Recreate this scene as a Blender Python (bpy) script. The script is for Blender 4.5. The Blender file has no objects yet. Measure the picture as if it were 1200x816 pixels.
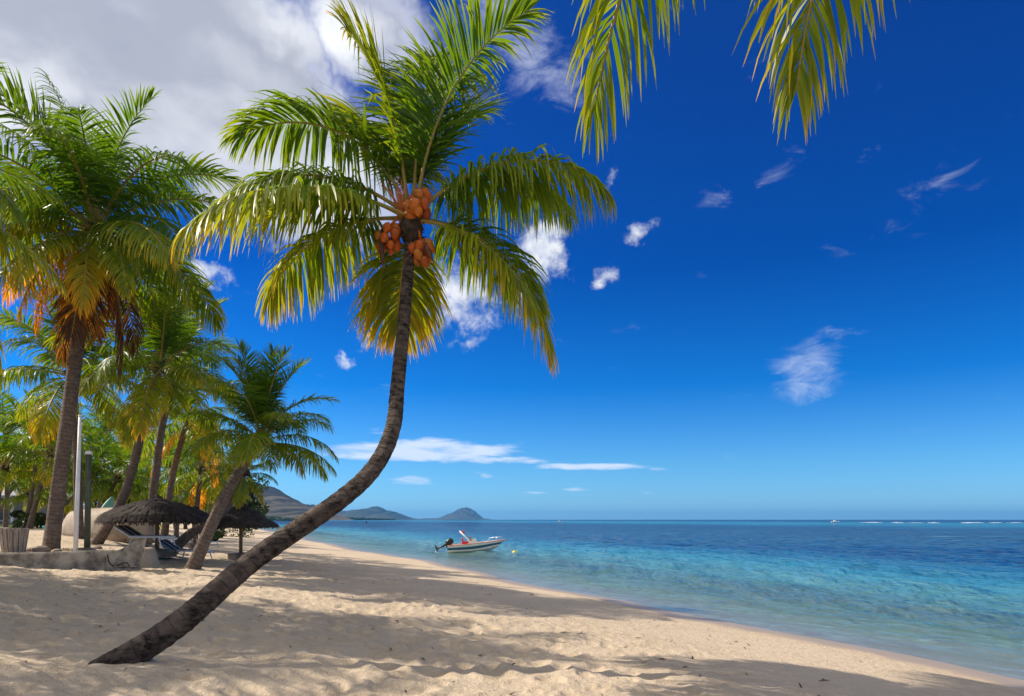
import bpy, math, random
import numpy as np
from mathutils import Vector, Matrix

R = math.radians
PI = math.pi
sc = bpy.context.scene
COL = sc.collection
F, HC = 800.0, 2.4            # focal length of the photo in its pixels, camera height over the water


def P(px, py, Y):
    return Vector(((px - 600) / F * Y, Y, HC + (609 - py) / F * Y))


# ------------------------------------------------------------------ objects
def tag(o, label=None, cat=None, group=None, kind=None):
    if label: o['label'] = label
    if cat: o['category'] = cat
    if group: o['group'] = group
    if kind: o['kind'] = kind
    return o


def empty(name, loc=(0, 0, 0), rz=0.0):
    o = bpy.data.objects.new(name, None)
    o.empty_display_size = 0.2
    o.location = loc
    o.rotation_euler = (0, 0, rz)
    COL.objects.link(o)
    return o


def link(name, me, parent=None, loc=None, rot=None, scale=None):
    o = bpy.data.objects.new(name, me)
    COL.objects.link(o)
    if parent: o.parent = parent
    if loc is not None: o.location = loc
    if rot is not None: o.rotation_euler = rot
    if scale is not None: o.scale = (scale,) * 3 if isinstance(scale, (int, float)) else scale
    return o


def copy_tree(o, parent=None):
    c = o.copy()
    COL.objects.link(c)
    if parent: c.parent = parent
    for ch in list(o.children):
        copy_tree(ch, c)
    return c


class MB:
    """collects verts / faces / material index, builds one mesh"""
    def __init__(s):
        s.v, s.f, s.m = [], [], []

    def add(s, vs, fs, m=0):
        n = len(s.v)
        s.v += [tuple(v) for v in vs]
        s.f += [tuple(i + n for i in f) for f in fs]
        s.m += [m] * len(fs)

    def box(s, c, d, rot=None, m=0, taper=1.0):
        M = rot if rot is not None else Matrix.Identity(3)
        c = Vector(c)
        vs = []
        for z in (-1, 1):
            k = taper if z > 0 else 1.0
            for x, y in ((-1, -1), (1, -1), (1, 1), (-1, 1)):
                vs.append(c + M @ Vector((x * d[0] / 2 * k, y * d[1] / 2 * k, z * d[2] / 2)))
        s.add(vs, [(3, 2, 1, 0), (4, 5, 6, 7), (0, 1, 5, 4), (1, 2, 6, 5), (2, 3, 7, 6), (3, 0, 4, 7)], m)

    def tube(s, pts, rad, n=8, m=0, cap=True, flat=1.0):
        pts = [Vector(p) for p in pts]
        if isinstance(rad, (int, float)): rad = [rad] * len(pts)
        rings = []
        up = None
        for i, p in enumerate(pts):
            t = (pts[min(i + 1, len(pts) - 1)] - pts[max(i - 1, 0)]).normalized()
            if up is None:
                up = Vector((0, 0, 1)) if abs(t.z) < 0.9 else Vector((1, 0, 0))
            a = t.cross(up).normalized()
            up = a.cross(t).normalized()
            rings.append([p + (a * math.cos(q) + up * math.sin(q) * flat) * rad[i]
                          for q in [2 * PI * k / n for k in range(n)]])
        vs = [v for r in rings for v in r]
        fs = [(i * n + k, i * n + (k + 1) % n, (i + 1) * n + (k + 1) % n, (i + 1) * n + k)
              for i in range(len(pts) - 1) for k in range(n)]
        if cap:
            fs.append(tuple(range(n - 1, -1, -1)))
            fs.append(tuple(range((len(pts) - 1) * n, len(pts) * n)))
        s.add(vs, fs, m)

    def lathe(s, prof, n=24, c=(0, 0, 0), m=0, M=None):
        c = Vector(c)
        M = M if M is not None else Matrix.Identity(3)
        vs = [c + M @ Vector((r * math.cos(2 * PI * k / n), r * math.sin(2 * PI * k / n), z)) for r, z in prof for k in range(n)]
        fs = [(i * n + k, i * n + (k + 1) % n, (i + 1) * n + (k + 1) % n, (i + 1) * n + k)
              for i in range(len(prof) - 1) for k in range(n)]
        s.add(vs, fs, m)

    def mesh(s, name, mats, smooth=True):
        me = bpy.data.meshes.new(name)
        me.from_pydata(s.v, [], s.f)
        for m in (mats if isinstance(mats, (list, tuple)) else [mats]):
            me.materials.append(m)
        me.polygons.foreach_set('material_index', s.m)
        me.polygons.foreach_set('use_smooth', [smooth] * len(s.f))
        me.update()
        return me

    def build(s, name, mats, parent=None, smooth=False, bevel=0.0, loc=None, rot=None):
        o = link(name, s.mesh(name, mats, smooth), parent, loc, rot)
        if bevel:
            b = o.modifiers.new('bevel', 'BEVEL')
            b.width = bevel
            b.segments = 2
            b.limit_method = 'ANGLE'
        return o


def np_mesh(name, verts, quads, mats, attrs=None, colors=None, midx=None, uvs=None):
    me = bpy.data.meshes.new(name)
    nv, nf = len(verts), len(quads)
    me.vertices.add(nv)
    me.vertices.foreach_set('co', np.asarray(verts, np.float32).ravel())
    me.loops.add(nf * 4)
    me.loops.foreach_set('vertex_index', np.asarray(quads, np.int32).ravel())
    me.polygons.add(nf)
    me.polygons.foreach_set('loop_start', np.arange(nf, dtype=np.int32) * 4)
    me.polygons.foreach_set('loop_total', np.full(nf, 4, np.int32))
    for m in (mats if isinstance(mats, (list, tuple)) else [mats]):
        me.materials.append(m)
    me.polygons.foreach_set('use_smooth', np.ones(nf, bool))
    if midx is not None: me.polygons.foreach_set('material_index', np.asarray(midx, np.int32))
    me.update(calc_edges=True)
    for k, a in (attrs or {}).items():
        at = me.attributes.new(k, 'FLOAT', 'POINT')
        at.data.foreach_set('value', np.asarray(a, np.float32))
    for k, a in (colors or {}).items():
        at = me.attributes.new(k, 'FLOAT_COLOR', 'POINT')
        at.data.foreach_set('color', np.asarray(a, np.float32).ravel())
    if uvs is not None:
        u = me.uv_layers.new(name='uv')
        u.data.foreach_set('uv', np.asarray(uvs, np.float32)[np.asarray(quads).ravel()].ravel())
    me.validate()
    return me


# ------------------------------------------------------------------ noise
def _hash(ix, iy, seed):
    n = (ix.astype(np.int64) * 374761393 + iy.astype(np.int64) * 668265263 + seed * 982451653) & 0xFFFFFFFF
    n = ((n ^ (n >> 13)) * 1274126177) & 0xFFFFFFFF
    n = n ^ (n >> 16)
    return (n & 0xFFFFFF) / float(0xFFFFFF)


def vnoise(x, y, seed=0):
    ix, iy = np.floor(x), np.floor(y)
    fx, fy = x - ix, y - iy
    fx = fx * fx * (3 - 2 * fx)
    fy = fy * fy * (3 - 2 * fy)
    a, b = _hash(ix, iy, seed), _hash(ix + 1, iy, seed)
    c, d = _hash(ix, iy + 1, seed), _hash(ix + 1, iy + 1, seed)
    return (a + (b - a) * fx) * (1 - fy) + (c + (d - c) * fx) * fy - 0.5


def fbm(x, y, seed=0, octs=4, gain=0.5):
    s, a = 0, 1.0
    for o in range(octs):
        s = s + a * vnoise(x * 2 ** o + 17.3 * o, y * 2 ** o - 9.1 * o, seed + o)
        a *= gain
    return s


def dents(x, y, cell, seed, rad, prob=1.0, el=1.5):
    """foot-print like hollows with a low rim"""
    ix, iy = np.floor(x / cell), np.floor(y / cell)
    out = np.zeros_like(x)
    for dx in (-1, 0, 1):
        for dy in (-1, 0, 1):
            jx, jy = ix + dx, iy + dy
            cx = (jx + _hash(jx, jy, seed)) * cell
            cy = (jy + _hash(jx, jy, seed + 1)) * cell
            k = _hash(jx, jy, seed + 2)
            th = _hash(jx, jy, seed + 3) * PI
            ux, uy = x - cx, y - cy
            a = ux * np.cos(th) + uy * np.sin(th)
            b = -ux * np.sin(th) + uy * np.cos(th)
            q = np.sqrt((a / el) ** 2 + b ** 2) / (rad * (0.6 + 0.7 * k))
            out += np.where(k < prob, -np.exp(-q ** 4) + 0.55 * np.exp(-((q - 1.35) / 0.42) ** 2), 0)
    return out


def sstep(a, b, x):
    t = np.clip((x - a) / (b - a), 0, 1)
    return t * t * (3 - 2 * t)


# ------------------------------------------------------------------ the lie of the land
SX, SY = 7.35, 9.8
NX, NY = -0.917, -0.4


def shore(x, y):
    """metres inland (+) or offshore (-)"""
    s = (x - SX) * NX + (y - SY) * NY
    along = -(x - SX) * 0.4 + (y - SY) * 0.917
    return s + 0.35 * np.sin(along * 0.21 + 1.0) + 0.16 * np.sin(along * 0.63 + 0.3) + 0.5 * np.sin(along * 0.07)


TC, TR = (-14.6, 20.9), 3.3     # the round terrace with the concrete wall
PROF = np.array([(-9000, -25), (-600, -9), (-120, -4.0), (-40, -2.4), (-20, -1.5), (-8, -0.62), (-3, -0.22), (0, 0), (2, 0.17), (4, 0.36), (8, .66),
                 (12, .87), (14.5, 1.1), (18, 1.4), (30, 1.7), (60, 1.85), (400, 3), (9000, 4)])


def hgt(x, y, fine=True):
    x = np.asarray(x, float)
    y = np.asarray(y, float)
    s = shore(x, y)
    z = np.interp(s, PROF[:, 0], PROF[:, 1])
    dry = sstep(3.0, 7.5, s) * (1 - sstep(40, 90, s))
    z = z + dry * (0.11 * fbm(x / 3.1, y / 3.1, 5, 3))
    if fine:
        near = 1 - sstep(25, 45, np.hypot(x, y))
        z = z + dry * near * (0.075 * fbm(x / 0.75, y / 0.75, 11, 4, 0.55) + 0.030 * dents(x, y, 0.42, 3, 0.10, 0.85)
                              + 0.032 * dents(x + 3.3, y, 0.7, 23, 0.15, 0.85, 1.4))
        z = z + near * (0.15 + 0.0 * s) * sstep(0.8, 3.0, s) * (0.05 * dents(x, y, 0.6, 9, 0.07, 0.45) + 0.06 * fbm(x / 1.3, y / 1.3, 4, 2))
        # soft ripples of the shallow bed
        z = z + near * (1 - sstep(-0.5, 0.4, s)) * sstep(-22, -8, s) * (1 - sstep(-3.0, -1.2, s)) * (0.045 * np.sin(s * 8 + 5 * fbm(x / 1.1, y / 1.1, 31, 2)) + 0.10 * fbm(x / .9, y / .9, 37, 3))
    z = z + 0.42 * sstep(21.5, 25.5, y) * sstep(11.8, 15, s) * (1 - sstep(20, 34, s)) * (1 - sstep(60, 90, y))
    z = z + 0.03 * np.exp(-(((x + 4.2) / 0.75) ** 2 + ((y - 7.45) / 0.5) ** 2))
    d = np.hypot(x - TC[0], y - TC[1])
    t = 1 - sstep(TR - 0.05, TR + 0.1, d)
    z = z * (1 - t) + np.maximum(z, 1.5 + 0.05 * fbm(x / .8, y / .8, 77, 2)) * t
    return z


def gz(x, y):
    return float(hgt(np.array([x]), np.array([y]))[0])


# ------------------------------------------------------------------ node helpers
def new_mat(name):
    m = bpy.data.materials.new(name)
    m.use_nodes = True
    nt = m.node_tree
    for n in list(nt.nodes): nt.nodes.remove(n)
    out = nt.nodes.new('ShaderNodeOutputMaterial')
    return m, nt, out


class N:
    def __init__(s, nt): s.nt = nt

    def __call__(s, kind, ins=None, **kw):
        n = s.nt.nodes.new('ShaderNode' + kind)
        for k, v in kw.items(): setattr(n, k, v)
        for k, v in (ins or {}).items():
            sock = n.inputs[k]
            if isinstance(v, bpy.types.NodeSocket): s.nt.links.new(v, sock)
            else: sock.default_value = v
        return n

    def math(s, op, a, b=0.0, c=None, clamp=False):
        n = s('Math', operation=op, use_clamp=clamp)
        for i, v in enumerate((a, b) if c is None else (a, b, c)):
            if isinstance(v, bpy.types.NodeSocket): s.nt.links.new(v, n.inputs[i])
            else: n.inputs[i].default_value = v
        return n.outputs[0]

    def mix(s, fac, a, b, blend='MIX'):
        n = s('Mix', data_type='RGBA', blend_type=blend)
        for i, v in ((0, fac), (6, a), (7, b)):
            if isinstance(v, bpy.types.NodeSocket): s.nt.links.new(v, n.inputs[i])
            elif i == 0: n.inputs[i].default_value = v
            else: n.inputs[i].default_value = (*v[:3], 1)
        return n.outputs[2]

    def ramp(s, fac, stops, interp='LINEAR'):
        n = s('ValToRGB')
        cr = n.color_ramp
        cr.interpolation = interp
        while len(cr.elements) > 1: cr.elements.remove(cr.elements[-1])
        cr.elements[0].position = stops[0][0]
        cr.elements[0].color = (*stops[0][1], 1)
        for p, c in stops[1:]:
            e = cr.elements.new(p)
            e.color = (*c, 1)
        if isinstance(fac, bpy.types.NodeSocket): s.nt.links.new(fac, n.inputs[0])
        return n.outputs[0]

    def noise(s, vec, scale, detail=4, rough=0.55, dist=0.0):
        n = s('TexNoise', {'Scale': scale, 'Detail': detail, 'Roughness': rough, 'Distortion': dist})
        if vec is not None: s.nt.links.new(vec, n.inputs['Vector'])
        return n.outputs[0]

    def smooth(s, v, a, b, lo=0.0, hi=1.0):
        n = s('MapRange', {'Value': v, 'From Min': a, 'From Max': b, 'To Min': lo, 'To Max': hi}, interpolation_type='SMOOTHSTEP')
        return n.outputs[0]


def simple(name, c1, c2=None, scale=6.0, rough=0.6, bump=0.0, bscale=40.0, spec=0.4, stretch=None, metal=0.0):
    """painted / plain surface with uneven colour and a fine relief"""
    m, nt, out = new_mat(name)
    n = N(nt)
    co = n('TexCoord').outputs['Object']
    if stretch:
        co = n('Mapping', {'Vector': co, 'Scale': stretch}).outputs[0]
    c2 = c2 or tuple(min(1, x * 0.75) for x in c1)
    col = n.mix(n.smooth(n.noise(co, scale, 5, 0.6), 0.35, 0.65), c1, c2)
    p = n('BsdfPrincipled', {'Base Color': col, 'Roughness': rough, 'Specular IOR Level': spec, 'Metallic': metal})
    if bump:
        b = n('Bump', {'Height': n.noise(co, bscale, 4), 'Strength': bump, 'Distance': 0.02})
        nt.links.new(b.outputs[0], p.inputs['Normal'])
    nt.links.new(p.outputs[0], out.inputs[0])
    return m


# ------------------------------------------------------------------ materials
def mat_sand():
    m, nt, out = new_mat('beach_sand')
    n = N(nt)
    pos = n('NewGeometry').outputs['Position']
    s = n('Attribute', attribute_name='inland').outputs['Fac']
    big = n.noise(pos, 0.35, 4)
    mid = n.noise(pos, 3.2, 5)
    fine = n.noise(pos, 70, 3)
    col = n.mix(n.smooth(mid, 0.3, 0.7), (0.585, 0.475, 0.345), (0.50, 0.40, 0.285))
    col = n.mix(n.math('MULTIPLY', n.smooth(big, 0.4, 0.65), 0.45), col, (0.62, 0.51, 0.38))
    col = n.mix(n.smooth(fine, 0.35, 0.75, 0, 0.35), col, (0.36, 0.25, 0.16))
    speck = n.math('GREATER_THAN', n.noise(pos, 23, 2, 0.6), 0.73)
    col = n.mix(n.math('MULTIPLY', speck, 0.6), col, (0.10, 0.075, 0.05))
    # washed sand by the water stays wet
    edge = n.math('ADD', s, n.math('MULTIPLY', n.math('SUBTRACT', n.noise(pos, 0.9, 4), 0.5), 1.0))
    wet = n.smooth(edge, 1.25, 0.45)
    col = n.mix(n.math('MULTIPLY', wet, 0.72), col, (0.25, 0.18, 0.115))
    # sandy soil further inland
    soil = n.smooth(n.math('ADD', s, n.math('MULTIPLY', n.noise(pos, 0.25, 4), 14)), 38, 46)
    col = n.mix(soil, col, (0.22, 0.17, 0.09))
    rough = n.smooth(wet, 0, 1, 0.9, 0.38)
    h = n.math('ADD', n.math('MULTIPLY', n.noise(pos, 9, 6, 0.65), 1.0), n.math('MULTIPLY', n.noise(pos, 60, 3), 0.2))
    b = n('Bump', {'Height': h, 'Strength': n.smooth(wet, 0, 1, 0.9, 0.05), 'Distance': 0.07})
    p = n('BsdfPrincipled', {'Base Color': col, 'Roughness': rough, 'Specular IOR Level': 0.25, 'Normal': b.outputs[0]})
    nt.links.new(p.outputs[0], out.inputs[0])
    return m


def mat_sea():
    m, nt, out = new_mat('sea_water')
    n = N(nt)
    pos = n('NewGeometry').outputs['Position']
    s = n('Attribute', attribute_name='offshore').outputs['Fac']
    sl = n.math('LOGARITHM', n.math('ADD', n.math('MAXIMUM', s, 0.0), 1.0), 10.0)      # 0..4
    flat = n('Mapping', {'Vector': pos, 'Rotation': (0, 0, R(-23)), 'Scale': (1, .35, 1)}).outputs[0]
    wob = n.math('MULTIPLY', n.math('SUBTRACT', n.noise(flat, 0.045, 5, 0.6), 0.5), 0.42)
    f = n.math('DIVIDE', n.math('ADD', sl, wob), 4.0)
    col = n.ramp(f, [(0.0, (0.40, 0.42, 0.32)), (0.14, (0.29, 0.43, 0.36)), (0.24, (0.12, 0.34, 0.35)), (0.305, (0.035, 0.215, 0.30)),
                     (0.345, (0.013, 0.12, 0.22)), (0.375, (0.006, 0.055, 0.135)), (0.53, (0.004, 0.040, 0.11)), (0.57, (0.007, 0.075, 0.18)), (0.60, (0.02, 0.18, 0.29)),
                     (0.665, (0.02, 0.18, 0.29)), (0.685, (0.010, 0.09, 0.20)), (0.705, (0.004, 0.038, 0.12)), (1.0, (0.003, 0.028, 0.10))])
    slick = n.noise(n('Mapping', {'Vector': pos, 'Rotation': (0, 0, R(4)), 'Scale': (0.012, 0.16, 1)}).outputs[0], 1.0, 5, 0.6, 0.5)
    slick = n.math('MULTIPLY', n.smooth(slick, 0.60, 0.68), n.math('MULTIPLY', n.smooth(sl, 1.5, 1.9), n.smooth(sl, 2.7, 2.4)))
    col = n.mix(n.math('MULTIPLY', slick, 0.75), col, (0.13, 0.28, 0.38))
    weed = n.math('MULTIPLY', n.smooth(n.noise(flat, 0.16, 5, 0.65), 0.5, 0.66), n.smooth(sl, 0.95, 1.5))
    weed = n.math('MULTIPLY', weed, n.smooth(sl, 2.9, 2.3))
    col = n.mix(n.math('MULTIPLY', weed, 0.7), col, (0.006, 0.045, 0.13))
    alpha = n.smooth(s, 0.0, 17.0, 0.0, 1.0)
    alpha = n.math('POWER', alpha, 0.85)
    # ripples
    cs = n('Mapping', {'Vector': pos, 'Rotation': (0, 0, R(-20)), 'Scale': (1.0, 0.42, 1)}).outputs[0]
    h = n.math('ADD', n.math('MULTIPLY', n.noise(cs, 1.15, 6, 0.66, 0.3), 1.0), n.math('MULTIPLY', n.noise(cs, 0.20, 5, 0.62, 0.2), 2.6))
    calm = n.smooth(s, 0.0, 4.0, 0.45, 1.0)
    b = n('Bump', {'Height': h, 'Strength': n.math('MULTIPLY', calm, 1.0), 'Distance': 0.58})
    nrm = b.outputs[0]
    dif = n('BsdfDiffuse', {'Color': col, 'Normal': nrm})
    tr = n('BsdfTransparent', {'Color': n.mix(n.smooth(s, -0.5, 4.5), (0.90, 0.98, 0.92), (0.60, 0.90, 0.80))})
    body = n('MixShader', {0: alpha, 1: tr.outputs[0], 2: dif.outputs[0]})
    fr = n('Fresnel', {'IOR': 1.333, 'Normal': nrm})
    gl = n('BsdfGlossy', {'Color': (0.95, 0.95, 0.95, 1), 'Roughness': 0.05, 'Normal': nrm})
    sh = n('MixShader', {0: n.math('MULTIPLY', fr.outputs[0], 0.40), 1: body.outputs[0], 2: gl.outputs[0]})
    nt.links.new(sh.outputs[0], out.inputs[0])
    return m


def mat_leaf(name='palm_leaf', transl=0.45, gain=1.0):
    m, nt, out = new_mat(name)
    n = N(nt)
    a = n('Attribute', attribute_name='leaf')
    sep = n('SeparateColor', {0: a.outputs['Color']})
    oi = n('ObjectInfo').outputs['Random']
    age = n.math('ADD', sep.outputs[0], n.math('MULTIPLY', n.math('SUBTRACT', oi, 0.5), 0.12))
    pos = n('TexCoord').outputs['Object']
    age = n.math('ADD', age, n.math('MULTIPLY', n.math('SUBTRACT', n.noise(pos, 5.0, 3), 0.5), 0.18))
    g = gain
    col = n.ramp(age, [(0.0, (0.042 * g, 0.110 * g, 0.007)), (0.25, (0.095 * g, 0.175 * g, 0.009)), (0.45, (0.26 * g, 0.29 * g, 0.014)),
                       (0.62, (0.60 * g, 0.37 * g, 0.014)), (0.78, (0.60 * g, 0.25 * g, 0.016)), (0.9, (0.25, 0.10, 0.025)), (1.0, (0.085, 0.045, 0.028))])
    col = n.mix(n.math('MULTIPLY', sep.outputs[1], 0.45), col, n.mix(1.0, col, (0.55, 0.62, 0.5), 'MULTIPLY'))
    tcol = n.mix(1.0, col, (2.5, 2.15, 0.6), 'MULTIPLY')
    p = n('BsdfPrincipled', {'Base Color': col, 'Roughness': 0.40, 'Specular IOR Level': 0.26})
    t = n('BsdfTranslucent', {'Color': tcol})
    sh = n('MixShader', {0: transl, 1: p.outputs[0], 2: t.outputs[0]})
    nt.links.new(sh.outputs[0], out.inputs[0])
    return m


def mat_bark(name, c1, c2, dark, patch=0.5, ring=26.0, line=0.7):
    m, nt, out = new_mat(name)
    n = N(nt)
    uv = n('UVMap').outputs[0]
    sp = n('SeparateXYZ', {0: uv})
    pos = n('TexCoord').outputs['Object']
    warp = n.math('MULTIPLY', n.noise(pos, 4.0, 3), 0.09)
    v = n.math('ADD', sp.outputs[1], warp)
    ph = n.math('FRACT', n.math('MULTIPLY', v, ring / 2.0))
    scar = n.smooth(ph, 0.0, 0.22, 0.0, 1.0)
    scar = n.math('MULTIPLY', scar, n.smooth(ph, 1.0, 0.9))
    big = n.noise(pos, 2.3, 5, 0.6)
    st = n('Mapping', {'Vector': pos, 'Scale': (9, 9, 22)}).outputs[0]
    col = n.mix(n.smooth(n.noise(pos, 7, 5, 0.65), 0.35, 0.65), c1, c2)
    col = n.mix(n.math('MULTIPLY', n.math('SUBTRACT', 1.0, scar), n.math('MULTIPLY', n.smooth(n.noise(pos, 11, 3), 0.35, 0.6), line)), col, dark)
    blk = n.smooth(n.noise(st, 0.95, 8, 0.75), 0.47, 0.62)
    blk = n.math('MULTIPLY', blk, n.smooth(big, 0.36, 0.5))
    col = n.mix(n.math('MULTIPLY', blk, patch), col, dark)
    h = n.math('ADD', n.math('MULTIPLY', scar, 0.6), n.math('ADD', n.math('MULTIPLY', n.noise(pos, 24, 8, 0.75), 1.6), n.math('MULTIPLY', blk, -0.6)))
    b = n('Bump', {'Height': h, 'Strength': 0.9, 'Distance': 0.02})
    p = n('BsdfPrincipled', {'Base Color': col, 'Roughness': 0.85, 'Specular IOR Level': 0.2, 'Normal': b.outputs[0]})
    nt.links.new(p.outputs[0], out.inputs[0])
    return m


M = {}
M['sand'] = mat_sand()
M['sea'] = mat_sea()
M['leaf'] = mat_leaf('palm_leaf', 0.48, 0.95)
M['leaf_grove'] = mat_leaf('grove_palm_leaf', 0.5, 0.90)
M['stalk'] = simple('palm_rachis', (0.34, 0.22, 0.04), (0.22, 0.20, 0.04), 4, 0.5)
M['bark_lean'] = mat_bark('dark_palm_bark', (0.145, 0.108, 0.085), (0.075, 0.054, 0.042), (0.010, 0.008, 0.007), 0.95, 15, 0.5)
M['bark'] = mat_bark('grey_palm_bark', (0.22, 0.165, 0.13), (0.155, 0.11, 0.085), (0.055, 0.040, 0.030), 0.3, 17)
M['fibre'] = simple('palm_fibre', (0.085, 0.05, 0.028), (0.03, 0.02, 0.014), 14, 0.9, 1.0, 50)
def mat_coco():
    m, nt, out = new_mat('orange_coconut')
    n = N(nt)
    pos = n('TexCoord').outputs['Object']
    rnd = n('ObjectInfo').outputs['Random']
    col = n.ramp(rnd, [(0.0, (0.32, 0.055, 0.008)), (0.4, (0.55, 0.105, 0.008)), (0.75, (0.56, 0.15, 0.014)), (1.0, (0.34, 0.15, 0.02))])
    col = n.mix(n.smooth(n.noise(pos, 11, 5, 0.65), 0.48, 0.68), col, (0.20, 0.085, 0.02))
    z = n('SeparateXYZ', {0: pos}).outputs[2]
    col = n.mix(n.smooth(z, 0.085, 0.108), col, (0.07, 0.035, 0.015))
    b = n('Bump', {'Height': n.noise(pos, 22, 4), 'Strength': 0.3, 'Distance': 0.02})
    p = n('BsdfPrincipled', {'Base Color': col, 'Roughness': 0.5, 'Specular IOR Level': 0.3, 'Normal': b.outputs[0]})
    nt.links.new(p.outputs[0], out.inputs[0])
    return m


M['coco'] = mat_coco()
M['flower'] = simple('red_flower_stalk', (0.55, 0.09, 0.05), (0.5, 0.2, 0.06), 9, 0.5)
M['spathe'] = simple('dry_spathe', (0.12, 0.06, 0.03), (0.07, 0.03, 0.02), 9, 0.7)
M['concrete'] = simple('weathered_concrete', (0.42, 0.36, 0.28), (0.13, 0.105, 0.085), 2.6, 0.9, 0.6, 25)
M['wood'] = simple('weathered_slats', (0.42, 0.33, 0.26), (0.24, 0.185, 0.15), 3, 0.8, 0.5, 20, stretch=(8, 8, 1))
M['polewood'] = simple('umbrella_pole_wood', (0.34, 0.185, 0.075), (0.22, 0.11, 0.05), 3, 0.7, 0.3, 20, stretch=(6, 6, 1))
M['white'] = simple('white_paint', (0.80, 0.79, 0.77), (0.66, 0.65, 0.63), 3, 0.45)
M['green_post'] = simple('green_grey_post', (0.085, 0.095, 0.06), (0.055, 0.06, 0.04), 4, 0.7, 0.3, 30)
M['thatch'] = simple('dark_thatch', (0.062, 0.045, 0.036), (0.024, 0.017, 0.014), 7, 0.95, 0.6, 60)
M['thatch2'] = simple('light_thatch', (0.15, 0.11, 0.075), (0.06, 0.043, 0.03), 7, 0.95, 0.6, 60)
M['rust'] = simple('rusty_iron', (0.06, 0.03, 0.02), (0.02, 0.014, 0.012), 20, 0.8)
M['black'] = simple('black_plastic', (0.012, 0.012, 0.013), (0.02, 0.02, 0.02), 6, 0.35)
M['hullwhite'] = simple('boat_gelcoat', (0.72, 0.70, 0.64), (0.60, 0.56, 0.47), 2, 0.3)
M['navy'] = simple('boat_stripe', (0.015, 0.07, 0.12), (0.02, 0.085, 0.14), 2, 0.3)
M['red'] = simple('red_vinyl', (0.72, 0.03, 0.03), (0.60, 0.02, 0.02), 4, 0.45)
M['pinkred'] = simple('red_rub_rail', (0.65, 0.12, 0.09), (0.7, 0.4, 0.33), 5, 0.5)
M['tan'] = simple('tan_cushion', (0.55, 0.30, 0.15), (0.4, 0.2, 0.1), 5, 0.6)
M['steel'] = simple('rail_steel', (0.7, 0.7, 0.7), (0.6, 0.6, 0.6), 5, 0.25, metal=0.9)
M['yellow'] = simple('yellow_float', (0.80, 0.58, 0.02), (0.7, 0.45, 0.02), 5, 0.4)
M['rope'] = simple('mooring_rope', (0.30, 0.27, 0.2), (0.2, 0.18, 0.14), 30, 0.8)
M['beige'] = simple('beige_hull', (0.42, 0.33, 0.24), (0.27, 0.2, 0.14), 2.2, 0.7, 0.2, 15)
M['turq'] = simple('turquoise_paint', (0.02, 0.36, 0.34), (0.03, 0.28, 0.26), 3, 0.45)
M['palegreen'] = simple('pale_green_paint', (0.20, 0.42, 0.33), (0.14, 0.32, 0.25), 3, 0.5)
M['sling'] = simple('lounger_sling', (0.58, 0.55, 0.52), (0.46, 0.43, 0.41), 5, 0.7)
M['slingdark'] = simple('lounger_dark_stripe', (0.10, 0.075, 0.065), (0.07, 0.05, 0.045), 5, 0.9, spec=0.1)
M['roofgrey'] = simple('grey_roof', (0.30, 0.31, 0.33), (0.22, 0.23, 0.25), 2, 0.7, 0.3, 12)
M['wallgrey'] = simple('house_wall', (0.42, 0.40, 0.38), (0.33, 0.31, 0.30), 1, 0.8)
M['window'] = simple('window_glass', (0.10, 0.17, 0.22), (0.06, 0.10, 0.13), 1, 0.1)
M['darkwood'] = simple('dark_timber', (0.06, 0.045, 0.035), (0.04, 0.03, 0.025), 4, 0.7)
M['stone'] = simple('loose_stone', (0.32, 0.25, 0.19), (0.18, 0.14, 0.11), 6, 0.9, 0.6, 20)
M['litter'] = simple('dry_leaf_litter', (0.16, 0.09, 0.05), (0.075, 0.045, 0.03), 9, 0.9)
M['foam'] = simple('surf_foam', (0.85, 0.87, 0.88), (0.75, 0.78, 0.8), 0.05, 0.9)
M['tile_white'] = simple('white_hill_house', (0.62, 0.60, 0.57), (0.5, 0.48, 0.45), 0.1, 0.8)
M['tile_roof'] = simple('hill_house_roof', (0.28, 0.17, 0.13), (0.2, 0.13, 0.1), 0.1, 0.8)


def mat_foliage(name, c1, c2, transl=0.35):
    m, nt, out = new_mat(name)
    n = N(nt)
    pos = n('TexCoord').outputs['Object']
    col = n.mix(n.smooth(n.noise(pos, 0.9, 4), 0.35, 0.65), c1, c2)
    col = n.mix(n.smooth(n.noise(pos, 9, 2), 0.4, 0.8), col, tuple(x * 1.5 for x in c2))
    p = n('BsdfPrincipled', {'Base Color': col, 'Roughness': 0.55, 'Specular IOR Level': 0.35})
    t = n('BsdfTranslucent', {'Color': n.mix(1.0, col, (1.6, 1.5, 0.9), 'MULTIPLY')})
    sh = n('MixShader', {0: transl, 1: p.outputs[0], 2: t.outputs[0]})
    nt.links.new(sh.outputs[0], out.inputs[0])
    return m


M['bush'] = mat_foliage('broad_leaves', (0.022, 0.048, 0.010), (0.045, 0.070, 0.012), 0.28)
M['farwood'] = mat_foliage('far_wood_leaves', (0.022, 0.045, 0.014), (0.035, 0.06, 0.016), 0.2)
M['grassblade'] = mat_foliage('lawn_grass', (0.06, 0.105, 0.02), (0.11, 0.13, 0.03), 0.3)


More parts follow.
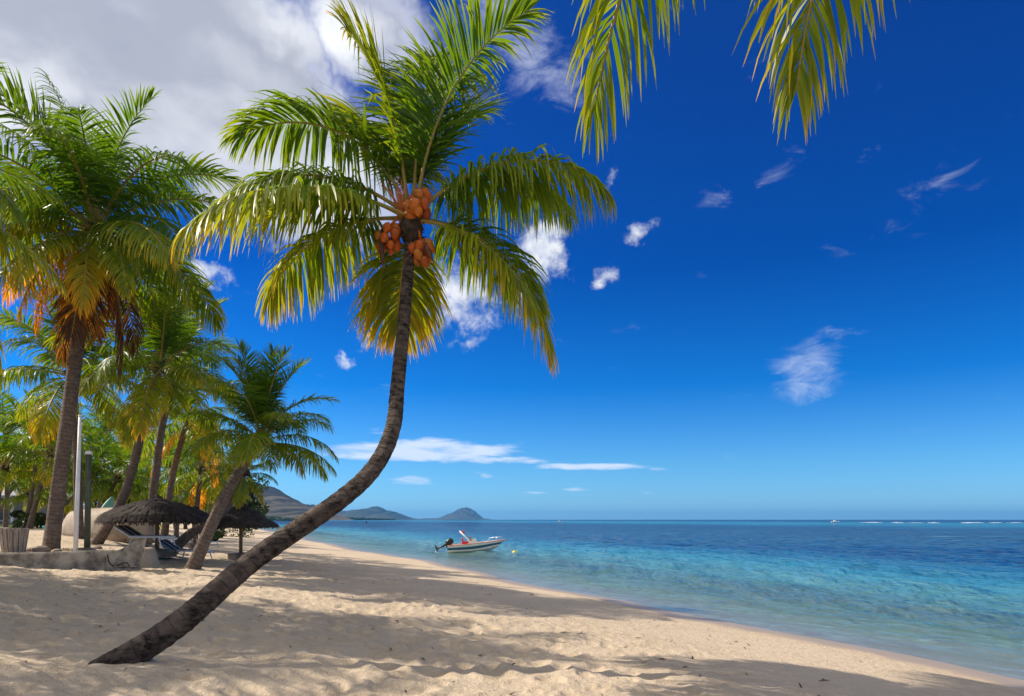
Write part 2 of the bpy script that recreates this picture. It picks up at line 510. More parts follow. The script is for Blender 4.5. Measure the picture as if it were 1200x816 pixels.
def mat_hill(name, c1, c2, c3, sc_):
    m, nt, out = new_mat(name)
    n = N(nt)
    pos = n('NewGeometry').outputs['Position']
    nz = n('SeparateXYZ', {0: n('NewGeometry').outputs['Normal']}).outputs[2]
    a = n.smooth(n.noise(pos, sc_, 6, 0.65), 0.4, 0.6)
    col = n.mix(a, c1, c2)
    col = n.mix(n.smooth(n.noise(pos, sc_ * 5, 5, 0.7), 0.5, 0.7), col, c3)
    col = n.mix(n.smooth(nz, 0.8, 0.5, 0, 0.6), col, (0.16, 0.13, 0.11))
    p = n('BsdfPrincipled', {'Base Color': col, 'Roughness': 0.9, 'Specular IOR Level': 0.1})
    nt.links.new(p.outputs[0], out.inputs[0])
    return m


M['hill'] = mat_hill('dry_hillside', (0.115, 0.10, 0.055), (0.16, 0.125, 0.08), (0.05, 0.065, 0.03), 0.006)
M['hillfar'] = mat_hill('wooded_mountain', (0.040, 0.055, 0.035), (0.065, 0.07, 0.05), (0.03, 0.04, 0.025), 0.0015)


# ------------------------------------------------------------------ ground and sea
def polar(radii, angs):
    rr, aa = np.meshgrid(radii, angs, indexing='ij')
    x, y = rr * np.sin(aa), rr * np.cos(aa)
    nr, na = rr.shape
    i = np.arange(nr - 1)[:, None] * na
    j = np.arange(na)[None, :]
    jn = (j + 1) % na
    q = np.stack([i + j, i + jn, i + na + jn, i + na + j], -1).reshape(-1, 4)[:, ::-1]
    return x.ravel(), y.ravel(), q


def geo(a, b, k):
    n = int(math.log(b / a) / math.log(k)) + 1
    return list(a * (b / a) ** (np.arange(n) / n))


FRONT = np.radians(np.concatenate([np.arange(-46, 46, 0.16), np.arange(46, 314, 4.0)]))
rad = np.array([0.3, 0.8, 1.5, 2.2, 3, 3.8] + geo(4.6, 40, 1.0075) + geo(40, 14500, 1.055) + [14500])
gx, gy, gq = polar(rad, FRONT)
gzv = hgt(gx, gy)
me = np_mesh('beach', np.stack([gx, gy, gzv], 1), gq, M['sand'], {'inland': shore(gx, gy)})
tag(link('ground', me), 'sandy beach ground sloping down into the sea', 'ground', kind='structure')

rad = np.array([2.0, 4.0, 6.0] + geo(7.5, 70, 1.0075) + geo(70, 14200, 1.03) + [14200])
wx, wy, wq = polar(rad, FRONT)
off = -shore(wx, wy)
wz = np.zeros_like(wx)
rng = np.random.RandomState(4)
dist = np.hypot(wx, wy)
for k in range(16):
    lam = 0.55 * 1.22 ** k if k < 12 else 1.2 * (k - 10)
    th = math.atan2(-NY, -NX) + rng.uniform(-0.5, 0.5)
    wob = 1.1 * fbm(wx / (lam * 3), wy / (lam * 3), 50 + k, 2)
    ph = (wx * math.cos(th) + wy * math.sin(th)) * 2 * PI / lam + rng.uniform(0, 6.28) + wob * 2
    amp = 0.0135 * lam ** 0.6
    cut = 1 - sstep(20 * lam, 60 * lam, dist)
    wz += amp * cut * (np.sin(ph) + 0.35 * np.sin(2 * ph + 1.2))
wz *= 0.12 + 0.88 * sstep(0.0, 7.0, off)
keep = (off > -1.6)
km = keep[wq].all(1)
wq2 = wq[km]
used = np.unique(wq2)
remap = np.full(len(wx), -1)
remap[used] = np.arange(len(used))
me = np_mesh('sea', np.stack([wx, wy, wz], 1)[used], remap[wq2], M['sea'], {'offshore': off[used]})
tag(link('sea', me), 'clear turquoise lagoon water turning dark blue towards the horizon', 'sea', kind='structure')

# lawn behind the terrace: a sheet on the ground with blades
lx, ly = np.meshgrid(np.linspace(-75, -26, 60), np.linspace(38, 78, 50), indexing='ij')
nl_ = lx.shape
lx, ly = lx.ravel(), ly.ravel()
i = np.arange(nl_[0] - 1)[:, None] * nl_[1]
j = np.arange(nl_[1] - 1)[None, :]
lq = np.stack([i + j, i + nl_[1] + j, i + nl_[1] + j + 1, i + j + 1], -1).reshape(-1, 4)
ls = shore(lx, ly) + 3 * fbm(lx / 6, ly / 6, 8, 3)
lq = lq[(ls > 22)[lq].all(1)]
used = np.unique(lq)
remap = np.full(len(lx), -1)
remap[used] = np.arange(len(used))
lz = hgt(lx, ly) + 0.02
me = np_mesh('lawn', np.stack([lx, ly, lz], 1)[used], remap[lq], simple('lawn_turf', (0.075, 0.115, 0.03), (0.14, 0.13, 0.06), 0.4, 0.9, 0.5, 12))
tag(link('lawn', me), 'green lawn between the palm grove and the beach', 'lawn', kind='structure')
rng = np.random.RandomState(9)
cx = rng.uniform(-75, -26, 9000)
cy = rng.uniform(38, 78, 9000)
ok = (shore(cx, cy) + 3 * fbm(cx / 6, cy / 6, 8, 3)) > 22.5
cx, cy = cx[ok], cy[ok]
cz = hgt(cx, cy)
a = rng.uniform(0, 6.28, len(cx))
w = rng.uniform(0.02, 0.06, len(cx))
hh = rng.uniform(0.05, 0.16, len(cx))
base = np.stack([cx, cy, cz], 1)
d = np.stack([np.cos(a), np.sin(a), 0 * a], 1) * w[:, None]
tip = np.stack([rng.normal(0, .04, len(a)), rng.normal(0, .04, len(a)), hh], 1)
v = np.stack([base - d, base + d, base + d * 0.2 + tip, base - d * 0.2 + tip], 1).reshape(-1, 3)
me = np_mesh('grass', v, np.arange(len(v)).reshape(-1, 4), M['grassblade'])
tag(link('grass', me), 'short tufts of grass growing on the lawn', 'grass', kind='stuff')


# ------------------------------------------------------------------ fronds
def frond_mesh(name, seed, L=3.0, el=40, droop=70, dpow=1.4, nl=62, ll=0.75, lw=0.040, hang=0.6, vl=20, age=(0.15, 0.45), side=0.0, twist=0.0,
               segs=5, t0=0.2, fold=0.0, leafmat=None, ragged=0.06, stalk=0.030):
    """palm frond: arched midrib with two rows of drooping leaflets. Starts at the origin and grows along +X."""
    rng = np.random.RandomState(seed)
    K = 40
    t = np.linspace(0, 1, K)
    ang = np.radians(el - droop * t ** dpow)
    yaw = np.radians(side * t ** 1.3)
    T = np.stack([np.cos(ang) * np.cos(yaw), np.cos(ang) * np.sin(yaw), np.sin(ang)], 1)
    pts = np.concatenate([np.zeros((1, 3)), np.cumsum((T[1:] + T[:-1]) / 2 * (L / (K - 1)), 0)])
    Y0 = np.stack([-np.sin(yaw), np.cos(yaw), 0 * yaw], 1)
    U0 = np.cross(T, Y0)
    tw = np.radians(twist) * t
    S_ = Y0 * np.cos(tw)[:, None] + U0 * np.sin(tw)[:, None]
    U_ = np.cross(T, S_)
    verts, quads, midx, leafc = [], [], [], []
    base = 0
    # midrib
    nsd = 6
    for kk in range(0, K):
        r = stalk * (1 - t[kk]) ** 0.8 + 0.004
        wide = 1.0 + 1.6 * max(0, 1 - t[kk] / 0.10)
        for q in range(nsd):
            a = 2 * PI * q / nsd
            verts.append(pts[kk] + S_[kk] * math.cos(a) * r * wide + U_[kk] * math.sin(a) * r * 0.8)
            leafc.append((0.4, 0.3, 0, 1))
    for kk in range(K - 1):
        for q in range(nsd):
            quads.append((kk * nsd + q, kk * nsd + (q + 1) % nsd, (kk + 1) * nsd + (q + 1) % nsd, (kk + 1) * nsd + q))
            midx.append(1)
    base = len(verts)
    V, Qd, Cc = [np.array(verts)], [np.array(quads)], [np.array(leafc)]
    for sd in (-1, 1):
        tt = t0 + (1 - t0) * (np.arange(nl) + rng.uniform(0.1, 0.9, nl)) / nl
        tt = tt[rng.uniform(0, 1, nl) > ragged]
        n = len(tt)
        fi = tt * (K - 1)
        i0 = np.minimum(fi.astype(int), K - 2)
        fr = (fi - i0)[:, None]
        lerp = lambda A: A[i0] * (1 - fr) + A[i0 + 1] * fr
        p, Tt, St, Ut = lerp(pts), lerp(T), lerp(S_) * sd, lerp(U_)
        u = (tt - t0) / (1 - t0)
        prof = np.interp(u, [0, .08, .3, .55, .8, 1.0], [.55, .8, 1, .97, .72, .38])
        ln = ll * prof * rng.uniform(0.88, 1.1, n)
        an = np.radians(np.interp(u, [0, .3, .7, 1], [86, 73, 54, 22]) + rng.normal(0, 5, n))
        vv = np.radians(vl + rng.normal(0, 7, n))
        d = np.cos(an)[:, None] * Tt + np.sin(an)[:, None] * (np.cos(vv)[:, None] * St + np.sin(vv)[:, None] * Ut)
        hg = hang * rng.uniform(0.65, 1.35, n)
        flop = rng.uniform(0, 1, n) < 0.10
        hg = np.where(flop, hg * 2.0, hg)
        g = np.array([0, 0, -1.0])
        wv0 = Tt - (Tt * d).sum(1)[:, None] * d
        wv0 /= np.linalg.norm(wv0, axis=1)[:, None] + 1e-9
        twl = np.radians(rng.normal(0, 22, n))
        nrm = np.cross(d, wv0)
        wv = wv0 * np.cos(twl)[:, None] + nrm * np.sin(twl)[:, None]
        W = lw * rng.uniform(0.8, 1.15, n) * (0.55 + 0.45 * prof)
        wp = [0.5, 1.0, 1.0, 0.82, 0.5, 0.05] if segs == 5 else [0.5, 1.0, 0.75, 0.06]
        cur = p.copy()
        rows, cols = [], []
        rnd = rng.uniform(0, 1, n)
        for k in range(segs + 1):
            b = k / segs
            hw = (wv * (W * wp[k] / 2)[:, None])
            rows.append(np.stack([cur - hw, cur + hw], 1))
            ag = age[0] + (age[1] - age[0]) * (0.45 * u + 0.55 * b ** 1.6) + (rnd - 0.5) * 0.16 + (0.3 * max(0, b - .8) * (rnd > .55))
            cols.append(np.stack([ag, rnd, np.full(n, b), np.ones(n)], 1))
            if k < segs:
                d = d + g * (hg * (0.35 + 1.1 * b) / segs * 1.9)[:, None]
                d /= np.linalg.norm(d, axis=1)[:, None]
                cur = cur + d * (ln / segs)[:, None]
                wv = wv - (wv * d).sum(1)[:, None] * d
                wv /= np.linalg.norm(wv, axis=1)[:, None] + 1e-9
        vs = np.stack(rows, 1)                       # n, segs+1, 2, 3
        cs = np.repeat(np.stack(cols, 1)[:, :, None, :], 2, 2)
        st = (segs + 1) * 2
        o = base + np.arange(n)[:, None] * st + (np.arange(segs) * 2)[None, :]
        q = np.stack([o, o + 1, o + 3, o + 2], -1).reshape(-1, 4)
        V.append(vs.reshape(-1, 3))
        Cc.append(cs.reshape(-1, 4))
        Qd.append(q)
        midx += [0] * len(q)
        base += n * st
    return np_mesh(name, np.concatenate(V), np.concatenate(Qd), [leafmat or M['leaf'], M['stalk']], colors={'leaf': np.concatenate(Cc)}, midx=midx)


# library of fronds by age; length 1 unit = 3 m frond, scaled per palm
CLASSES = [  # launch elevation, droop, hang, leaflet lift, age
    (84, 18, 0.15, 35, (0.05, 0.25)),
    (72, 40, 0.32, 28, (0.05, 0.30)),
    (58, 68, 0.55, 20, (0.08, 0.36)),
    (42, 80, 0.90, 12, (0.10, 0.38)),
    (24, 76, 1.15, 6, (0.12, 0.46)),
    (4, 66, 1.25, 0, (0.17, 0.54)),
    (-18, 54, 1.2, -5, (0.24, 0.66)),
    (-42, 40, 1.2, -8, (0.58, 0.90)),
    (-62, 24, 1.2, -10, (0.93, 1.05)),
]


def library(tagname, nl, lw, segs, variants, mat):
    lib = []
    for ci, (el, dr, hg, vl, age) in enumerate(CLASSES):
        row = []
        for v in range(variants):
            r = random.Random(ci * 31 + v * 7 + nl)
            row.append(frond_mesh('palm_frond_' + tagname, 1000 + ci * 10 + v + nl, 3.0, el + r.uniform(-6, 6), dr + r.uniform(-12, 12), 1.35, nl,
                                  0.92, lw, hg, vl, age, r.uniform(-22, 22), r.uniform(-25, 25), segs, 0.17, leafmat=mat, stalk=0.034))
        lib.append(row)
    return lib


LIB = library('near', 74, 0.042, 5, 3, M['leaf'])
LIBG = library('grove', 36, 0.068, 3, 2, M['leaf_grove'])


def catmull(pts, n):
    pts = [Vector(p) for p in pts]
    pts = [pts[0] * 2 - pts[1]] + pts + [pts[-1] * 2 - pts[-2]]
    out = []
    segs = len(pts) - 3
    for k in range(n):
        u = k / (n - 1) * segs
        i = min(int(u), segs - 1)
        f = u - i
        a, b, c, d = pts[i:i + 4]
        out.append(0.5 * ((2 * b) + (c - a) * f + (2 * a - 5 * b + 4 * c - d) * f * f + (3 * b - a - 3 * c + d) * f ** 3))
    return out


def trunk_mesh(name, pts, r0, r1, mat, flare=1.6, fl=0.9, seed=0, sides=18, per_m=16, ring=8.0, amp=0.03):
    """tapered palm trunk with leaf-scar rings and a swollen foot; pts relative to the palm's base"""
    L = sum((Vector(pts[i + 1]) - Vector(pts[i])).length for i in range(len(pts) - 1))
    n = max(12, int(L * per_m))
    cp = catmull(pts, n)
    rng = np.random.RandomState(seed)
    acc = 0
    V, UV = [], []
    up = None
    sc_ph = 0.0
    for i, p in enumerate(cp):
        if i: acc += (p - cp[i - 1]).length
        t = (cp[min(i + 1, n - 1)] - cp[max(i - 1, 0)]).normalized()
        if up is None: up = Vector((0, 1, 0))
        a = t.cross(up).normalized()
        up = a.cross(t).normalized()
        f = acc / L
        r = r0 + (r1 - r0) * f ** 0.8
        r *= 1 + (flare - 1) * math.exp(-acc / (fl * 0.35))
        saw = (acc * ring + 0.25 * math.sin(acc * 3.1 + seed)) % 1.0
        r *= 1 + amp * (0.5 - saw) + rng.normal(0, amp * 0.25)
        for q in range(sides):
            an = 2 * PI * q / sides
            lob = 1 + 0.03 * math.sin(3 * an + acc * 1.3 + seed) + 0.02 * math.sin(5 * an - acc * 2.1)
            lob *= 1 + rng.normal(0, amp * 0.25)
            V.append(p + (a * math.cos(an) + up * math.sin(an)) * r * lob)
            UV.append((q / sides, acc))
    i = np.arange(n - 1)[:, None] * sides
    j = np.arange(sides)[None, :]
    jn = (j + 1) % sides
    q = np.stack([i + j, i + jn, i + sides + jn, i + sides + j], -1).reshape(-1, 4)
    return np_mesh(name, np.array([tuple(v) for v in V]), q, mat, uvs=np.array(UV))


def crown(root, c, n, scale, seed, lib, young=0, old=8, dead=0, skip=None):
    rng = random.Random(seed)
    az = rng.uniform(0, 360)
    for i in range(n):
        u = i / max(1, n - 1)
        az += 137.5 + rng.uniform(-14, 14)
        k = young + (old - young) * u ** 0.95 + rng.uniform(-0.35, 0.35)
        k = int(max(0, min(8, round(k))))
        if i >= n - dead: k = 8
        if skip and skip(az % 360, k): continue
        row = lib[k]
        o = link('frond', row[rng.randrange(len(row))], root, c + Vector((0.06 * math.cos(R(az)), 0.06 * math.sin(R(az)), 0.10 - 0.35 * u)),
                 (R(rng.uniform(-6, 6)), 0, R(az)), scale * rng.uniform(0.88, 1.1) * (0.85 if k == 8 else 1))
        o['age'] = k


def sheath(root, c, r, h, seed=0, axis=None):
    """dark mass of old leaf bases and fibre under the crown"""
    rng = random.Random(seed)
    mb = MB()
    mb.lathe([(0.02, -h * 1.1), (r * 0.9, -h), (r * 1.35, -h * 0.5), (r * 1.5, 0), (r * 1.1, h * 0.5), (0.03, h * 0.8)], 14)
    for k in range(26):
        a = rng.uniform(0, 6.28)
        z = rng.uniform(-h, h * 0.5)
        d = Vector((math.cos(a), math.sin(a), rng.uniform(-0.9, 0.8)))
        b = Vector((math.cos(a) * r, math.sin(a) * r, z))
        mb.tube([b, b + d * r * 0.5, b + d * r * rng.uniform(0.8, 1.3) + Vector((0, 0, -0.03))], [r * 0.25, r * 0.18, r * 0.03], 5, flat=0.5)
    return mb.build('leaf_base', M['fibre'], root, True, loc=c)


def palm(name_label, cat_group, pts, r0, r1, n, scale, seed, lib=None, bark=None, young=0, old=8, dead=0, flare=1.6, skip=None, detail=True):
    pts = [Vector(p) for p in pts]
    b = pts[0].copy()
    g = gz(b.x, b.y)
    root = empty('coconut_palm', (b.x, b.y, g))
    tag(root, name_label, 'palm', cat_group)
    rel = [p - Vector((b.x, b.y, g)) for p in pts]
    rel[0].z = 0
    d0 = (rel[1] - rel[0]).normalized()
    rel = [rel[0] - d0 * 0.35] + rel
    link('trunk', trunk_mesh('palm_trunk', rel, r0, r1, bark or M['bark'], flare, seed=seed, sides=18 if detail else 10, per_m=18 if detail else 7), root)
    c = rel[-1]
    crown(root, c, n, scale, seed, lib or LIB, young, old, dead, skip)
    sheath(root, c, r1 * 1.15, 0.22 * scale + 0.06, seed)
    return root, c


def coconut_mesh():
    mb = MB()
    mb.lathe([(0.001, -0.135), (0.02, -0.125), (0.055, -0.09), (0.085, -0.035), (0.092, 0.015), (0.080, 0.065), (0.05, 0.1), (0.02, 0.115), (0.001, 0.117)], 14)
    return mb.mesh('coconut', M['coco'], True)


COCO = coconut_mesh()


def bunch(root, c, az, out, drop, n, seed, s=1.0):
    rng = random.Random(seed)
    mb = MB()
    d = Vector((math.cos(R(az)), math.sin(R(az)), 0))
    tipp = d * out + Vector((0, 0, -drop))
    mb.tube([(0, 0, 0), d * out * 0.55 + Vector((0, 0, 0.07)), tipp], [0.035, 0.028, 0.015], 6)
    for k in range(9):
        a = rng.uniform(0, 6.28)
        q = tipp + Vector((math.cos(a) * .17, math.sin(a) * .17, rng.uniform(-.25, .05)))
        mb.tube([tipp * 0.8, (tipp * .8 + q) / 2 + Vector((0, 0, .02)), q], [0.010, 0.008, 0.004], 4)
    b = mb.build('coconut_bunch', M['coco'], root, True, loc=c)
    for k in range(n):
        a = k * 2.4 + rng.uniform(-.3, .3)
        z = -0.05 - 0.34 * (k / n) + rng.uniform(-0.03, 0.03)
        rr = 0.145 * math.sqrt(max(0.1, 1 - abs(k / n - 0.4))) * s
        q = tipp + Vector((math.cos(a) * rr, math.sin(a) * rr, z * s + 0.06))
        link('coconut', COCO, b, q, (rng.uniform(-.5, .5), rng.uniform(-.5, .5), a), s * rng.uniform(0.62, 0.98))
    return b


# ------------------------------------------------------------------ the leaning palm in front
GNEAR = 'tall palms at the edge of the beach'
base = P(121, 788, 6.95)
base.z = gz(base.x, base.y)
root = empty('coconut_palm', base)
tag(root, 'big curved coconut palm leaning out of the bare sand, hung with orange coconuts', 'palm', GNEAR)
path = [(121, 788, 6.95), (208, 732, 7.3), (299, 655, 7.85), (400, 585, 8.3), (440, 546, 8.6), (460, 503, 8.9), (466, 450, 9.2), (473, 380, 9.55), (479, 310, 9.9), (482, 268, 10.0)]
rel = [P(*p) - base for p in path]
d0 = (rel[1] - rel[0]).normalized()
rel = [rel[0] - d0 * 0.4] + rel
link('trunk', trunk_mesh('leaning_palm_trunk', rel, 0.148, 0.076, M['bark_lean'], 1.45, 0.9, 3, 28, 34, 7.0, 0.045), root)
c = rel[-1]
MAIN = [  # azimuth, launch el, droop, length, hang, lift, age, side curve, twist, dpow
    (176, 68, 96, 3.15, 0.85, 14, (0.20, 0.52), 0, 10, 1.2),       # upper left arch
    (184, 36, 82, 3.0, 1.35, 4, (0.24, 0.60), 0, -5, 1.25),       # left arch
    (212, 14, 66, 3.3, 1.25, 0, (0.28, 0.66), 4, -10, 1.15),        # lower left, towards the viewer
    (168, 10, 78, 2.7, 1.3, -3, (0.3, 0.7), 0, 0, 1.2),             # low left
    (152, 84, 34, 3.3, 0.50, 22, (0.28, 0.58), 0, 20, 1.2),        # upright left
    (-8, 80, 54, 3.3, 0.45, 24, (0.22, 0.52), 0, -15, 1.5),        # upright right, tip bending over
    (78, 82, 26, 3.1, 0.4, 24, (0.18, 0.46), 0, 10, 1.3),
    (60, 72, 46, 3.0, 0.4, 24, (0.20, 0.48), 10, 0, 1.3),
    (130, 70, 52, 3.0, 0.55, 20, (0.22, 0.50), 0, 0, 1.3),
    (-3, 42, 92, 3.15, 1.45, 4, (0.22, 0.60), -6, 0, 1.35),        # right arch with long hanging leaflets
    (28, 48, 84, 3.0, 1.35, 5, (0.18, 0.50), 0, 10, 1.35),
    (-14, -6, 72, 2.95, 1.1, 4, (0.28, 0.64), 8, 10, 0.85),         # lower right
    (36, 12, 76, 2.6, 1.15, 4, (0.26, 0.60), -10, 0, 1.2),
    (112, -34, 48, 1.55, 1.1, 0, (0.32, 0.70), 0, 0, 1.2),         # hanging behind the trunk
]
for i, (az, el, dr, L, hg, vl, age, sd, tw, dp) in enumerate(MAIN):
    age = (age[0] - 0.05, age[1] - 0.09)
    me = frond_mesh('leaning_palm_frond', 400 + i, L, el, dr, dp, 116, 1.10, 0.045, hg, vl, age, sd, tw, 5, 0.17, stalk=0.032)
    link('frond', me, root, c + Vector((0.07 * math.cos(R(az)), 0.07 * math.sin(R(az)), 0.12 + (el / 400))), (0, 0, R(az)))
sheath(root, c + Vector((0, 0, 0.02)), 0.118, 0.25, 2)
bunch(root, c + Vector((0, 0, 0.1)), 190, 0.33, 0.12, 12, 1, 1.0)
bunch(root, c + Vector((0, 0, 0.05)), -35, 0.20, 0.32, 11, 2, 0.92)
bunch(root, c + Vector((0, 0, 0.34)), -50, 0.18, -0.06, 12, 3, 1.0)
bunch(root, c + Vector((0, 0, 0.36)), 95, 0.25, 0.0, 8, 4, 1.0)
mb = MB()
rng = random.Random(3)
for k in range(9):
    a = rng.uniform(0, 6.28)
    o_ = Vector((-0.14 + rng.uniform(-.03, .03), -0.08, 0.22))
    mb.tube([o_, o_ + Vector((-0.07 + .08 * math.cos(a), -0.03 + .05 * math.sin(a), 0.22)), o_ + Vector((-0.12 + .2 * math.cos(a), -0.05 + .12 * math.sin(a), rng.uniform(.3, .5)))], [0.02, 0.012, 0.004], 5)
mb.build('flower_stalk', M['flower'], root, True, loc=c)
mb = MB()
mb.tube([(-0.40, -0.12, -0.05), (-0.42, -0.13, -0.25), (-0.40, -0.13, -0.50), (-0.39, -0.12, -0.62)], [0.012, 0.045, 0.035, 0.004], 6)
mb.tube([(0.20, -0.22, -0.28), (0.28, -0.24, -0.42), (0.36, -0.25, -0.60)], [0.02, 0.045, 0.004], 6)
mb.build('spathe', M['spathe'], root, True, loc=c)

# ------------------------------------------------------------------ the palms on the left
tall, tall_top = palm('tall coconut palm with a skirt of orange and brown dead fronds beside the white pole', GNEAR,
     [P(60, 641, 20), P(70, 560, 20.1), P(82, 470, 20.2), P(96, 370, 20.3), P(112, 268, 20.4)], 0.215, 0.165, 29, 1.46, 21, young=0.6, old=6.1, dead=4, flare=1.5)
tc = tall_top
rng = random.Random(77)
for i, (az, el, dr, L, age) in enumerate([(205, 14, 82, 3.9, (.34, .66)), (178, -2, 70, 3.6, (.40, .76)), (262, -14, 66, 3.9, (.22, .66)), (292, -30, 50, 3.7, (.28, .70)), (318, -10, 66, 4.0, (.16, .52)),
                                          (236, -36, 44, 3.6, (.44, .78)), (275, -52, 34, 3.7, (.62, .98)), (350, -2, 72, 4.0, (.12, .50)), (205, -44, 42, 3.4, (.5, .86)), (228, 20, 84, 3.9, (.18, .56)),
                                          (158, 78, 24, 5.9, (.05, .28)), (172, 66, 44, 5.2, (.08, .32)), (120, 78, 30, 4.6, (.05, .26)), (20, 66, 60, 4.4, (.06, .30)), (305, -64, 20, 3.5, (.80, 1.02))]):
    me = frond_mesh('ageing_frond', 820 + i, L, el, dr, 1.2, 84, 0.95, 0.042, 1.2, -2, age, rng.uniform(-10, 10), 0, 5, 0.15, stalk=0.034)
    link('frond', me, tall, tc + Vector((0, 0, -0.15)), (0, 0, R(az)))


palm('palm at the very left edge of the picture, only its long fronds reaching in', GNEAR,
     [P(-230, 655, 12.5), P(-215, 520, 12.4), P(-205, 350, 12.2), P(-195, 200, 12.0)], 0.2, 0.15, 24, 1.18, 5, old=7)
palm('coconut palm with reddish brown trunk right behind the white pole', GNEAR,
     [P(93, 628, 27), P(91, 560, 27), P(89, 500, 27), P(84, 436, 27)], 0.17, 0.14, 20, 1.25, 33, old=6)
palm('slanting coconut palm behind the thatched sunshade, trunk rising out past the beige hull', GNEAR,
     [P(113, 632, 25), P(140, 592, 25), P(158, 540, 25), P(172, 480, 25), P(188, 428, 25)], 0.185, 0.125, 22, 1.12, 41, old=5.8)
palm('palm rising behind the top of the nearest sunshade, second of the slanting trunks', GNEAR,
     [P(172, 627, 30), P(182, 560, 30), P(190, 500, 30), P(207, 436, 30)], 0.19, 0.135, 22, 1.15, 57, old=6)
palm('short bushy coconut palm with a thick leaning foot between the two sunshades', GNEAR,
     [P(226, 657, 21), P(248, 615, 21.1), P(270, 570, 21.3), P(290, 538, 21.5), P(306, 512, 21.6)], 0.20, 0.145, 29, 0.88, 66, old=5.2, flare=1.7)
palm('low palm with a trunk lying almost along the sand behind the thick leaning foot', GNEAR,
     [P(198, 640, 26), P(222, 627, 26.2), P(250, 610, 26.5), P(272, 585, 27), P(286, 553, 27)], 0.2, 0.14, 16, 0.52, 71, old=6)
palm('small drooping palm with yellow fronds above the peak of the middle sunshade', GNEAR,
     [P(228, 624, 37), P(231, 590, 37), P(236, 550, 37)], 0.17, 0.12, 18, 0.95, 83, old=7, lib=LIBG)
palm('palm with dark flared foot behind the right shoulder of the nearest sunshade', GNEAR,
     [P(192, 624, 34), P(200, 570, 34), P(212, 520, 34), P(222, 490, 34)], 0.18, 0.13, 18, 1.05, 91, old=7, lib=LIBG)

# palms outside the frame that throw the shade on the sand
GOUT = 'palms beyond the edge of the picture'
palm('coconut palm outside the picture to the left, shading the near sand', GOUT,
     [(-14.5, 11.5, 0), (-14.2, 11.6, 4), (-14.0, 11.4, 8.2)], 0.18, 0.14, 19, 1.25, 101, old=5.5)
palm('tall coconut palm outside the picture to the left, shading the sand before the wall', GOUT,
     [(-20, 15.2, 0), (-19.4, 15.4, 5), (-19.2, 15.4, 9.5)], 0.18, 0.14, 19, 1.3, 102, old=5.5)
palm('coconut palm beside the photographer, shading the very foreground', GOUT,
     [(-9.4, 5.6, 0), (-9.6, 5.8, 3), (-9.8, 6.0, 6.2)], 0.18, 0.14, 15, 1.2, 104, old=5.5)
palm('coconut palm behind the photographer to the left, shading the lower middle of the sand', GOUT,
     [(-7.2, 4.6, 0), (-6.6, 5.4, 4), (-5.6, 7.6, 8.6)], 0.2, 0.16, 14, 1.05, 103, old=5) if False else None

b = Vector((3.6, -1.6, 0))
b.z = gz(b.x, b.y)
root = empty('coconut_palm', b)
tag(root, 'palm above the photographer, two yellowing frond tips hanging in from the top edge', 'palm', GNEAR)
crw = Vector((2.42, 1.3, 6.45)) - b
link('trunk', trunk_mesh('overhead_trunk', [(0, 0, -.3), (-.2, .1, 1.5), (-0.9, 1.2, 3.9), crw], 0.18, 0.13, M['bark'], 1.5, seed=8), root)
OVER = [(124, 16, 90, 4.25, 1.6, 4, (0.16, 0.46), 0, 15, 1.15), (106, 12, 92, 3.62, 1.4, 2, (0.20, 0.52), 0, 40, 1.15),
        (200, 20, 80, 3.3, .8, 4, (.2, .5), 0, 0, 1.2), (250, 35, 80, 3.3, .7, 4, (.2, .5), 0, 0, 1.2), (300, 10, 80, 3.3, .8, 4, (.2, .5), 0, 0, 1.2),
        (340, 40, 80, 3.3, .7, 4, (.2, .5), 0, 0, 1.2), (225, 70, 50, 3.3, .4, 20, (.1, .4), 0, 0, 1.2), (320, 75, 50, 3.3, .4, 20, (.1, .4), 0, 0, 1.2)]
for i, (az, el, dr, L, hg, vl, age, sd, tw, dp) in enumerate(OVER):
    me = frond_mesh('overhead_frond', 600 + i, L, el, dr, dp, 116, 0.86, 0.027, hg, vl, age, sd, tw, 5, 0.17)
    link('frond', me, root, crw + Vector((0, 0, 0.1)), (0, 0, R(az)))
sheath(root, crw, 0.16, 0.25, 5)

